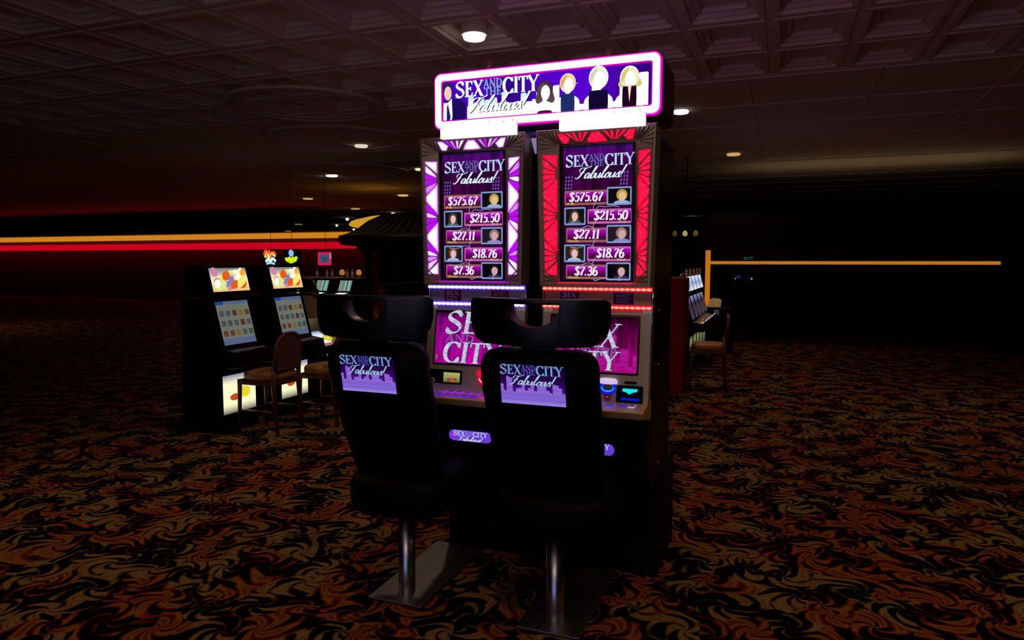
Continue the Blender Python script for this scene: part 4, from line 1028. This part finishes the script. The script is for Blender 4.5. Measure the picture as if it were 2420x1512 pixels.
# ------------------------------------------------------------------ chairs bolted in front of the machines
def chair(px, label):
    t = empty('gaming_chair', (px, 2.69, 0), 0, label, 'chair', 'black chairs in front of the tall machines')
    # base plate
    bm = bmesh.new(); box(bm, -.135, .135, -.115, .555, 0, .013); bp = obj('base_plate', bm, PLATE, t, bevel=.003)
    bm = bmesh.new()
    for k in range(5): box(bm, .055+k*.014, .058+k*.014, -.10, .54, .0125, .0142)
    obj('plate_groove', bm, PLATE, bp)
    bm = bmesh.new(); lathe(bm, [(.0375, .013), (.0375, .375), (0, .375)], 40); obj('pole', bm, POLE, t, smooth=True).data.polygons
    bm = bmesh.new(); lathe(bm, [(.055, .368), (.09, .378), (.10, .402), (0, .402)], 32); obj('seat_mount', bm, BLACKM, t)
    # seat cushion: rounded slab
    bm = bmesh.new(); n = 28; rings = []
    for z, s in ((.395, .62), (.402, .86), (.425, .97), (.47, 1.0), (.53, 1.0), (.56, .96), (.572, .85), (.575, .5)):
        r = []
        for i in range(n):
            a = 2*math.pi*i/n; c, q = math.cos(a), math.sin(a); e = .42
            r.append(bm.verts.new((.225*s*math.copysign(abs(c)**e, c), .06+.235*s*math.copysign(abs(q)**e, q), z)))
        rings.append(r)
    for a, b in zip(rings[:-1], rings[1:]):
        for i in range(n): bm.faces.new((a[i], a[(i+1) % n], b[(i+1) % n], b[i]))
    bm.faces.new(rings[0]); bm.faces.new(rings[-1])
    obj('seat', bm, SEATB, t, smooth=True)
    # backrest: curved rounded slab leaning back towards the camera at the top
    def yb(z): return -.275+max(0, 1.06-z)*.34
    bm = bmesh.new(); NX, NZ = 14, 22
    def half(z):
        h0, h1 = .43, 1.172
        w_ = .228
        if z > h1-.075: q = (z-(h1-.075))/.075; w_ = .228-.075*(1-math.sqrt(max(0, 1-q*q)))
        if z < .80: w_ = .228-(.80-z)*.10
        return w_
    zs = [.43+(1.172-.43)*(1-(1-k/NZ)**1.4) for k in range(NZ+1)]
    def face(off, bulge):
        g_ = []
        for z in zs:
            hw = half(z); row = []
            for i in range(NX+1):
                f = -1+2*i/NX; x = hw*f
                curve = .035*f*f
                edge = 1-abs(f)**6; te = 1-abs((z-.43)/(1.172-.43)*2-1)**10
                row.append(bm.verts.new((x, yb(z)+curve+off+bulge*edge*te, z)))
            g_.append(row)
        return g_
    Fg, Bgk = face(.0, -.022), face(.045, .022)
    for g_, fl_ in ((Fg, 0), (Bgk, 1)):
        for a, b in zip(g_[:-1], g_[1:]):
            for i in range(NX): bm.faces.new((a[i], a[i+1], b[i+1], b[i]) if not fl_ else (a[i+1], a[i], b[i], b[i+1]))
    for a, b, c, d in [(Fg[k][0], Fg[k+1][0], Bgk[k+1][0], Bgk[k][0]) for k in range(NZ)]+[(Fg[k][-1], Fg[k+1][-1], Bgk[k+1][-1], Bgk[k][-1]) for k in range(NZ)]: bm.faces.new((a, b, c, d))
    for k in (0, NZ):
        for i in range(NX): bm.faces.new((Fg[k][i], Fg[k][i+1], Bgk[k][i+1], Bgk[k][i]))
    back = obj('backrest', bm, SEATB, t, smooth=True)
    # printed picture panel on the back of the backrest
    z0, z1 = .972, 1.126
    y0p = yb(z0)-.030; y1p = yb(z1)-.030
    P = Flat((0, y0p, z0)); P.v = Vector((0, y1p-y0p, z1-z0)).normalized(); P.n = Vector((0, -P.v.z, P.v.y)); P.LAYER = .0006
    PX0, PX1, PHH = -.124, .126, .155
    bm = bmesh.new(); nrm = P.n
    pts = [(PX0-.006, -.006), (PX1+.006, -.006), (PX1+.006, PHH+.004), (PX0-.006, PHH+.004)]
    a = [bm.verts.new(P.o+P.u*x+P.v*v-nrm*.004) for x, v in pts]; c = [bm.verts.new(P.o+P.u*x+P.v*v+nrm*.006) for x, v in pts]
    bm.faces.new(a[::-1]); bm.faces.new(c)
    for i in range(4): bm.faces.new((a[i], a[(i+1) % 4], c[(i+1) % 4], c[i]))
    pn = obj('picture_panel', bm, BLACK, back)
    P.o = P.o+nrm*.0062
    P.vgrad(PX0, PX1, [(0, lin(115, 85, 200)), (.04, lin(70, 20, 130)), (.09, lin(38, 0, 70)), (PHH, lin(10, 4, 30))], 1)
    hs = [.035, .012, .062, .058, .010, .022, .024, .048, .016, .026, .042, .016, .036, .034, .050, .020, .012, .042, .040, .030, .012]
    hs = [h_*1.15 for h_ in hs]; skyline(P, PX0, PX1, 0, hs, .036, lin(140, 108, 220), lin(150, 105, 225), 2, 1, hot=lin(205, 175, 245))
    P.vgrad(PX0, PX1, [(0, lin(165, 138, 235)), (.014, lin(140, 112, 225)), (.036, lin(130, 98, 215))], 3.2, 1)
    P.build('skyline_print', pn, [PRINT, DOTS])
    logo(P, PX0+.003, PX1-.006, PHH-.002, .037, 4, face=lin(118, 160, 205), shade=lin(45, 60, 130), small=lin(85, 80, 180), scr=lin(165, 195, 230))
    P.build('title_lettering', pn)
    # neck and pierced headrest bar
    bm = bmesh.new(); prism_y(bm, [(-.055, 1.12), (.078, 1.12), (.070, 1.225), (-.062, 1.225)], -.262, -.232); obj('neck', bm, VINYL, t, bevel=.006)
    cxh = .012; hwid = .258; zt_, zm, zlow = 1.362, 1.343, 1.196
    bm = bmesh.new(); NC = 56
    xs = sorted(set([-hwid+2*hwid*i/NC for i in range(NC+1)]+[-.095, .095]))
    def zbot(x):
        q = abs(x)/hwid; z = zlow
        if q > .72: z = zlow+.085*(1-math.sqrt(max(0, 1-((q-.72)/.28)**2)))
        return z-.006*math.cos(x/hwid*math.pi/2)
    def ztop(x):
        q = abs(x)/hwid; return zt_-(.014*max(0, (q-.9)/.1)**2)
    def zarc(x):
        if abs(x) >= .095: return zm
        return zm-.083*math.sqrt(max(0, 1-(x/.095)**2))
    def yh(x): return -.315+.075*(x/hwid)**2
    def V(x, z): return bm.verts.new((cxh+x, yh(x), z))
    prev = None
    for x in xs:
        cur = (V(x, zbot(x)), V(x, zarc(x)), V(x, zm), V(x, ztop(x)))
        if prev:
            bm.faces.new((prev[0], cur[0], cur[1], prev[1]))
            bm.faces.new((prev[2], cur[2], cur[3], prev[3]))
        prev = cur
    bmesh.ops.remove_doubles(bm, verts=bm.verts, dist=1e-5)
    bmesh.ops.recalc_face_normals(bm, faces=bm.faces)
    hr = obj('headrest', bm, VINYL, t)
    so = hr.modifiers.new('s', 'SOLIDIFY'); so.thickness = .055; so.offset = 0
    be = hr.modifiers.new('b', 'BEVEL'); be.width = .010; be.segments = 3; be.limit_method = 'ANGLE'; be.angle_limit = math.radians(50)
    for p in hr.data.polygons: p.use_smooth = True
    return t
chair(-1.541, 'black gaming chair on steel post before the purple machine, left of the two')
chair(-.841, 'black gaming chair on steel post before the red machine, right of the two')

# ------------------------------------------------------------------ smaller slot machines in the background
def small_slot(x, y, rz, label, look, group, side=BLACK, zs=(.60, .68, .74, 1.05, 1.12, 1.32), slim=.24, top=True):
    t = empty('slot_machine', (x, y, 0), rz, label, 'slot machine', group)
    za, zb, zc, zd, ze, zf = zs
    bm = bmesh.new(); box(bm, -slim, slim, -.12, .30, 0, za); obj('base', bm, BLACKM, t, bevel=.008)
    bm = bmesh.new(); prism_x(bm, [(-.30, za), (-.32, za+.03), (-.30, zb), (-.16, zb+.02), (-.05, zd+.03), (.28, zd+.03), (.28, za)], -slim, slim); obj('cabinet', bm, side, t, bevel=.008)
    if top: bm = bmesh.new(); prism_x(bm, [(-.08, ze-.03), (-.02, zf+.02), (.22, zf+.02), (.24, ze-.03)], -slim, slim); obj('top_box', bm, side, t, bevel=.008)
    if top: bm = bmesh.new(); box(bm, -.10, .10, .02, .18, zd+.02, ze-.02); obj('neck', bm, BLACKM, t)
    v = Vector((0, .11, zd+.03-zb-.02)).normalized(); n = Vector((0, -v.z, v.y)); ln = (zd+.03-zb-.02)
    A = Flat((0, -.16, zb+.02), (1, 0, 0), tuple(v), tuple(n)); A.LAYER = .001
    look(A, 'main', slim-.045, .03, ln-.015); A.build('screen', t)
    v = Vector((0, .06, zf-ze+.05)).normalized(); n = Vector((0, -v.z, v.y))
    A = Flat((0, -.08, ze-.03), (1, 0, 0), tuple(v), tuple(n)); A.LAYER = .001
    if top: look(A, 'top', slim-.02, .02, zf-ze+.04); A.build('top_screen', t)
    A = Flat((0, -.30, zb), (1, 0, 0), (0, .99, .14), (0, -.14, .99)); A.LAYER = .001
    look(A, 'deck', slim-.05, .02, .12); A.build('button_deck', t)
    A = Flat((0, -.12, .0), (1, 0, 0), (0, 0, 1), (0, -1, 0)); A.LAYER = .001
    look(A, 'belly', slim-.04, .16, za-.08); A.build('belly_glass', t)
    return t
def look_reels(A, part, w_, a, b):
    if part == 'main':
        A.rect(-w_, w_, a, b, lin(105, 110, 100), 1); A.rect(-w_, w_, b-.03, b, lin(80, 95, 130), 2); A.rect(-w_, -w_*.55, b-.03, b, lin(20, 65, 150), 3)
        A.rect(-w_, w_, a, a+.055, lin(85, 95, 130), 2)
        rn = random.Random(3)
        for i in range(5):
            for j in range(3):
                c = rn.choice([(80, 45, 30), (95, 55, 40), (60, 75, 60), (110, 95, 30), (70, 75, 80)])
                A.rounded(-w_+.02+i*w_*.39, -w_+.02+i*w_*.39+w_*.26, a+.075+j*(b-a-.12)/3, a+.125+j*(b-a-.12)/3, .006, lin(*c), 4)
    elif part == 'top':
        A.vgrad(-w_, w_, [(a, lin(230, 195, 110)), ((a+b)/2, lin(250, 235, 190)), (b, lin(110, 115, 130))], 1)
        rn = random.Random(11)
        for k in range(26):
            c = rn.choice([(255, 250, 215), (250, 235, 120), (255, 170, 40), (230, 90, 30), (210, 130, 170), (120, 130, 190), (220, 230, 150), (255, 255, 240)])
            f = rn.random(); A.ellipse(-w_*.8+rn.random()*w_*1.6, a+.035+f*(b-a-.07), .03+rn.random()*.05, .018+rn.random()*.025, lin(*c), 2+k*.1, 0, 12, rot=rn.random())
    elif part == 'deck': A.rect(-w_, w_, a+.02, a+.05, lin(70, 55, 45), 1)
    else:
        A.vgrad(-w_, w_, [(a, lin(90, 85, 100)), (a+.08, lin(255, 250, 200)), (b-.08, lin(255, 250, 210)), (b, lin(120, 130, 160))], 1)
        A.ellipse(w_*.3, (a+b)/2, .07, .05, lin(235, 215, 40), 2)
        A.ellipse(-w_*.3, (a+b)/2-.03, .06, .03, lin(200, 70, 30), 2)
def look_teal(A, part, w_, a, b):
    if part == 'main': A.vgrad(-w_, w_, [(a, lin(60, 85, 70)), (b, lin(105, 150, 125))], 1)
    elif part == 'top': A.vgrad(-w_, w_, [(a, lin(70, 45, 25)), (b, lin(50, 12, 10))], 1); A.ellipse(-.05, (a+b)/2, .05, .012, lin(190, 150, 90), 2); A.ellipse(.08, (a+b)/2+.01, .04, .01, lin(160, 120, 70), 2)
    elif part == 'deck': A.rect(-w_*.5, w_*.3, a, b, (1.1, 1.1, .95, 1), 1)
def look_stripes(A, part, w_, a, b):
    if part == 'main':
        cs = [(120, 150, 125), (110, 140, 130), (130, 110, 110), (135, 175, 150), (50, 100, 130), (140, 175, 150), (125, 145, 120)]
        for i, c in enumerate(cs): A.rect(-w_+i*2*w_/7, -w_+(i+1)*2*w_/7, a, b, lin(*c), 1)
    elif part == 'top': A.vgrad(-w_, w_, [(a, lin(60, 30, 10)), (b, lin(25, 5, 5))], 1); A.ellipse(0, a+.03, .03, .02, lin(220, 170, 70), 2)
    elif part == 'deck': A.rect(-w_*.8, w_*.8, a-.01, b, (1.3, 1.3, 1.15, 1), 1)
def look_white(A, part, w_, a, b):
    if part in ('main',): A.vgrad(-w_, w_, [(a, lin(70, 60, 80)), (b-.1, lin(60, 45, 60)), (b, lin(130, 140, 190))], 1)
    elif part == 'top': A.vgrad(-w_, w_, [(a, lin(235, 240, 255)), ((a+b)/2, lin(150, 165, 210)), (b, lin(225, 232, 255))], 1)
    elif part == 'deck': A.rect(-w_, w_, a, a+.012, lin(190, 200, 235), 1)
    else: A.vgrad(-w_, w_, [(a, lin(25, 30, 18)), (b-.05, lin(120, 125, 80)), (b, lin(60, 60, 70))], 1)
Q = math.pi/2
G1 = 'slot machines in the row at left'
ZL = (.58, .72, .80, 1.14, 1.24, 1.43)
small_slot(-4.60, 5.66, Q, 'slot machine with bright multicoloured top screen, behind the nearest cane backed chair', look_reels, G1, BLACK, ZL)
small_slot(-4.60, 4.90, Q, 'slot machine nearest the camera in the left row, standing at the left edge', look_reels, G1, BLACK, ZL)
t = empty('slant_top_slot_machine', (-4.66, 6.22, 0), Q, 'low slant top slot machine with glowing white and yellow glass, behind the cane backed chairs', 'slot machine')
bm = bmesh.new(); prism_x(bm, [(-.20, 0), (.30, 0), (.30, .86), (.12, .86), (-.28, .60), (-.30, .52), (-.20, .48)], -.24, .24); obj('cabinet', bm, BLACK, t, bevel=.01)
A = Flat((0, -.28, .605), (1, 0, 0), (0, .838, .545), (0, -.545, .838)); A.LAYER = .001
A.vgrad(-.21, .0, [(.02, lin(140, 130, 160)), (.05, lin(200, 70, 30)), (.07, lin(255, 240, 215)), (.14, (1.1, 1.1, 1.0, 1)), (.22, lin(200, 215, 240)), (.27, lin(80, 90, 130))], 2)
A.vgrad(.0, .17, [(.03, lin(40, 34, 22)), (.12, lin(110, 100, 40)), (.22, lin(60, 58, 30)), (.27, lin(20, 18, 14))], 2)
A.ellipse(.0, .13, .07, .05, lin(245, 235, 60), 3, rim=lin(190, 180, 90))
for k in range(9): A.ellipse(.04+.016*k, .07+.03*(k % 4), .008, .008, lin(150, 130, 80), 5)
A.build('slanted_glass', t)
A = Flat((0, -.301, .52)); A.LAYER = .001; A.rect(-.20, .16, .0, .02, lin(110, 115, 95), 1); A.build('light_strip', t)
G2 = 'slot machines in front of the far bar'
ZF = (.84, .93, .95, 1.16, 1.20, 1.32)
small_slot(-7.44, 10.3, 0, 'small slot machine with pale striped screen, directly under the red framed video sign', look_stripes, G2, BLACK, ZF, .165, False)
small_slot(-6.97, 10.3, 0, 'small slot machine with blue and white striped screen nearest the pavilion', look_stripes, G2, BLACK, ZF, .165, False)
small_slot(-7.82, 10.3, 0, 'small slot machine with pale green screen left of the red framed sign', look_teal, G2, BLACK, ZF, .165, False)
G3 = 'slot machines in the row right of the red machine'
words = ['nearest', 'second', 'third', 'fourth', 'farthest']
for k in range(5):
    small_slot(-1.25, 9.72+k*.42, Q, words[k]+' navy sided slot machine of the row of five at right', look_white, G3, GLOSSB, (.55, .66, .72, 1.00, 1.09, 1.27), .195)
    t = empty('service_lamp', (-1.21, 9.72+k*.42, 1.288), 0, 'small service lamp on the '+words[k]+' machine of the row at right', 'lamp', 'service lamps on the right row')
    bm = bmesh.new(); lathe(bm, [(.022, 0), (.022, .02), (.018, .03), (.019, .075), (.012, .09), (0, .092)], 14); obj('lens', bm, pbr('dim_tan_lens', (.3, .2, .15, 1), .4, emis=lin(60, 42, 34), estr=.35), t, smooth=True)
# deep red machine side standing in front of the row
t = empty('slot_machine', (-1.42, 8.25, 0), -Q, 'machine with a plain deep red side, just right of the red lit machine', 'slot machine')
bm = bmesh.new(); prism_x(bm, [(-.30, 0), (.40, 0), (.40, 1.30), (.0, 1.30), (-.05, .85), (-.30, .70)], -.24, .24); obj('cabinet', bm, DRED, t, bevel=.01)
bm = bmesh.new(); prism_x(bm, [(-.12, 1.02), (.12, 1.02), (.12, 1.20), (-.10, 1.20)], -.245, .245); obj('screen_hood', bm, BLACKM, t)
bm = bmesh.new(); tube(bm, [(-.24, .35, 1.30), (-.1, .35, 1.34), (.1, .35, 1.34), (.24, .35, 1.30)], .012, 8); obj('top_rail', bm, BRONZE, t, smooth=True)

# ------------------------------------------------------------------ cane backed chairs
def cane_chair(x, y, rz, label, group, s=1.0, cane=None):
    t = empty('cane_back_chair', (x, y, 0), rz, label, 'chair', group); t.scale = (s, s, s)
    bm = bmesh.new(); n = 24; R0 = []
    for z, k in ((.47, .9), (.485, 1.0), (.52, 1.0), (.54, .93), (.548, .6)):
        R0.append([bm.verts.new((.19*k*math.copysign(abs(math.cos(2*math.pi*i/n))**.6, math.cos(2*math.pi*i/n)), .02+.19*k*math.copysign(abs(math.sin(2*math.pi*i/n))**.6, math.sin(2*math.pi*i/n)), z)) for i in range(n)])
    for a, b in zip(R0[:-1], R0[1:]):
        for i in range(n): bm.faces.new((a[i], a[(i+1) % n], b[(i+1) % n], b[i]))
    bm.faces.new(R0[0]); bm.faces.new(R0[-1]); obj('seat', bm, SEATO, t, smooth=True)
    bm = bmesh.new(); box(bm, -.18, .18, -.165, .20, .425, .475); obj('seat_frame', bm, WOODR, t, bevel=.01)
    for sx in (-1, 1):
        bm = bmesh.new(); tube(bm, [(sx*.165, -.17, .47), (sx*.17, -.185, 0)], [.02, .014], 8); obj('leg', bm, WOODR, t, smooth=True)
        bm = bmesh.new(); tube(bm, [(sx*.16, .20, .60), (sx*.165, .19, .42), (sx*.17, .225, 0)], [.02, .022, .015], 8); obj('leg', bm, WOODR, t, smooth=True)
    bm = bmesh.new(); tube(bm, [(-.17, -.18, .18), (.17, -.18, .18)], .010, 6); tube(bm, [(-.17, -.18, .2), (-.17, .21, .2)], .010, 6); tube(bm, [(.17, -.18, .2), (.17, .21, .2)], .010, 6); obj('stretcher', bm, WOODR, t, smooth=True)
    # arched back frame with cane panel
    arch = [(.165*math.copysign(abs(math.cos(a))**.7, math.cos(a)), .70+.17*math.sin(a)) for a in [math.pi*i/16 for i in range(17)]]
    loop = [(.16, .56)]+arch+[(-.16, .56)]
    bm = bmesh.new(); tube(bm, [(x_, .20+(z_-.5)*.10, z_) for x_, z_ in loop+[loop[0]]], .018, 8); obj('back_frame', bm, WOODR, t, smooth=True)
    bm = bmesh.new(); a = [bm.verts.new((x_*.93, .195+(z_-.5)*.10, z_)) for x_, z_ in loop]; b = [bm.verts.new((x_*.93, .21+(z_-.5)*.10, z_)) for x_, z_ in loop]
    bm.faces.new(a); bm.faces.new(b[::-1])
    for i in range(len(a)): bm.faces.new((a[i], a[(i+1) % len(a)], b[(i+1) % len(a)], b[i]))
    obj('cane_panel', bm, cane or CANE, t)
    return t
# local front is -y; the chairs face -x (towards the row) -> rotate by -90 degrees
cane_chair(-4.21, 4.96, -Q, 'red brown wooden chair with arched cane back at the left edge of the photo', 'wooden cane backed chairs')
cane_chair(-3.93, 5.42, -Q, 'wooden chair showing its lit orange seat, half hidden by the left gaming chair', 'wooden cane backed chairs')
cane_chair(-.80, 8.42, math.radians(-84), 'wooden chair with orange seat in front of the navy machines at right', 'wooden cane backed chairs')
cane_chair(-6.72, 9.3, math.radians(160), 'brown wooden chair far off by the striped screen machines', 'wooden cane backed chairs', 1.38)
cane_chair(-5.62, 7.5, math.radians(200), 'wooden chair with pale woven back beyond the multicoloured slot machine', 'wooden cane backed chairs', 1.25, pbr('pale_cane', (.75, .6, .42, 1), .7, noise=(60, .6)))

# ------------------------------------------------------------------ signs and small things far away
t = empty('video_sign', (-7.96, 11.0, 1.53), math.radians(14), 'small square video sign with glowing red frame hanging at left', 'sign')
bm = bmesh.new(); prism_y(bm, rrect(-.135, .135, -.125, .125, .03, 4), .0, .10); obj('housing', bm, BLACKM, t)
T = Flat((0, -.001, 0)); T.LAYER = .002
T.rounded(-.132, .132, -.122, .122, .028, lin(240, 10, 70), 1); T.rounded(-.095, .095, -.088, .088, .004, lin(62, 80, 112), 2); T.ellipse(0, -.01, .045, .045, lin(68, 60, 90), 3); T.rect(.10, .125, 0, .10, lin(215, 120, 170), 3)
T.build('screen', t)
bm = bmesh.new(); tube(bm, [(0, .05, .12), (0, .05, ZC-1.53)], .004, 6); obj('hanger', bm, BLACKM, t)
def neon(name, x, y, z, label, strokes, wid):
    t = empty(name, (x, y, z), 0, label, 'neon sign')
    for k, (pts, c) in enumerate(strokes):
        bm = bmesh.new(); tube(bm, [(a, 0, b) for a, b in crom(pts, 4)], wid, 6); obj('neon_tube', bm, glow('neon_%s_%d' % (name, k), lin(*c), 1.2), t, smooth=True)
    bm = bmesh.new(); box(bm, -.2, .2, .02, .05, -.16, .16); obj('backing', bm, BLACKM, t)
    bm = bmesh.new(); tube(bm, [(0, .035, .15), (0, .035, ZC-z)], .004, 6); obj('hanger', bm, BLACKM, t)
neon('script_neon_sign', -9.55, 11.4, 1.56, 'small red, yellow and white neon script sign at the left edge',
     [([(-.14, .05), (-.10, .14), (-.07, .02), (-.02, .13), (.02, .01), (.07, .11), (.14, .06)], (255, 70, 40)), ([(-.12, .0), (-.06, .09), (-.02, -.01), (.05, .08), (.12, .02)], (250, 225, 120)), ([(-.10, -.09), (-.04, -.02), (0, -.10), (.06, -.02), (.13, -.08)], (200, 235, 245)), ([(-.08, -.13), (0, -.11), (.10, -.13)], (150, 200, 220))], .022)
neon('yellow_neon_sign', -9.04, 11.4, 1.55, 'small neon sign with blue top and yellow base, right of the script one',
     [([(-.03, .10), (0, .14), (.04, .08), (.0, .04), (-.03, .10)], (120, 180, 225)), ([(-.12, .0), (-.09, -.06), (-.04, .0), (0, -.07), (.05, .0), (.09, -.06), (.13, .02)], (195, 225, 0)), ([(-.10, -.04), (0, -.09), (.10, -.04)], (175, 215, 0))], .024)
# exit sign on the partition
t = empty('exit_sign', (-.56, 13.12, 1.545), 0, 'small green lit exit sign on dark wall at right', 'exit sign')
bm = bmesh.new(); box(bm, -.12, .12, 0, .06, -.055, .055); obj('housing', bm, BLACKM, t)
T = Flat((0, -.001, 0)); T.LAYER = .002; typed(T, 'EXIT', -.088, -.030, .045, lin(15, 115, 60), 1, wscale=1.25); T.build('lettering', t)
# podium with cream card
t = empty('podium', (-.99, 11.75, 0), 0, 'black podium with a white notice on its front in the dark opening at right', 'podium')
bm = bmesh.new(); prism_y(bm, [(-.22, 0), (.26, 0), (.24, .74), (-.20, .74)], 0, .4); obj('body', bm, BLACK, t, bevel=.01)
T = Flat((0, -.001, 0)); T.LAYER = .001; T.rect(-.02, .05, .62, .70, lin(70, 66, 72), 1); T.rect(.0, .03, .645, .68, lin(25, 25, 30), 2); T.build('notice', t)
bm = bmesh.new(); prism_y(bm, [(-.12, 0), (.09, 0), (.10, .12), (.05, .14), (-.03, .145), (-.09, .125)], 0, .012)
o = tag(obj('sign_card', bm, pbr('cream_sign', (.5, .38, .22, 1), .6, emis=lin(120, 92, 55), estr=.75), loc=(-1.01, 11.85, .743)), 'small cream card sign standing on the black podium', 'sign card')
# far lights in the dark opening
t = empty('wall_screen', (-.75, 15.3, 1.12), 0, 'dim violet screen glowing deep inside the dark opening', 'screen')
bm = bmesh.new(); box(bm, -.22, .28, 0, .06, -.14, .14); obj('housing', bm, BLACKM, t)
T = Flat((0, -.001, 0)); T.LAYER = .002; T.ellipse(-.10, .04, .07, .05, lin(48, 30, 90), 1, rim=lin(5, 3, 10)); T.ellipse(.16, .0, .03, .03, lin(120, 150, 200), 1, rim=lin(5, 6, 12)); T.ellipse(-.16, 0, .012, .012, lin(150, 160, 200), 2); T.build('lit_picture', t)
# bar back with bottles and amber table lamps behind the striped machines
t = empty('bar_counter', (-7.9, 10.75, 0), 0, 'long dark bar counter behind the striped machines', 'bar counter')
bm = bmesh.new(); box(bm, -.8, .80, .05, .35, 0, 1.15); obj('body', bm, WALLR, t, bevel=.01)
bm = bmesh.new(); box(bm, -.85, .85, 0, .40, 1.15, 1.19); obj('worktop', bm, WOODR, t, bevel=.008)
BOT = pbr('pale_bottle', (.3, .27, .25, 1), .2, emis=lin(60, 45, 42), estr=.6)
bx = [(-8.1, 'leftmost pale bottle on the bar counter behind the machines'), (-7.88, 'second pale bottle from left on the bar counter'), (-7.77, 'pale bottle on the bar counter left of the amber lamps'), (-7.44, 'pale bottle on the bar counter between the two amber lamps'), (-7.33, 'rightmost pale bottle on the bar counter')]
for x, lb in bx:
    bm = bmesh.new(); lathe(bm, [(0, 0), (.026, 0), (.026, .075), (.022, .09), (.010, .11), (.010, .145), (.013, .148), (0, .15)], 14)
    tag(obj('bottle', bm, BOT, smooth=True, loc=(x, 10.95, 1.19)), lb, 'bottle', 'bottles on the bar counter')
for x, lb in ((-7.55, 'round amber lamp glowing on the bar counter between bottles'), (-7.19, 'tall amber lamp at the right end of the bar counter')):
    t = empty('table_lamp', (x, 10.95, 1.19), 0, lb, 'lamp', 'amber lamps on the bar')
    bm = bmesh.new(); lathe(bm, [(0, 0), (.03, 0), (.025, .01), (.008, .015), (.008, .05), (0, .05)], 14); obj('lamp_base', bm, BRONZE, t)
    bm = bmesh.new(); lathe(bm, [(.03, .04), (.05, .06), (.048, .11), (.025, .14), (0, .145)], 16); obj('shade', bm, pbr('amber_shade', (.4, .25, .1, 1), .5, emis=lin(165, 112, 40), estr=.9), t, smooth=True)
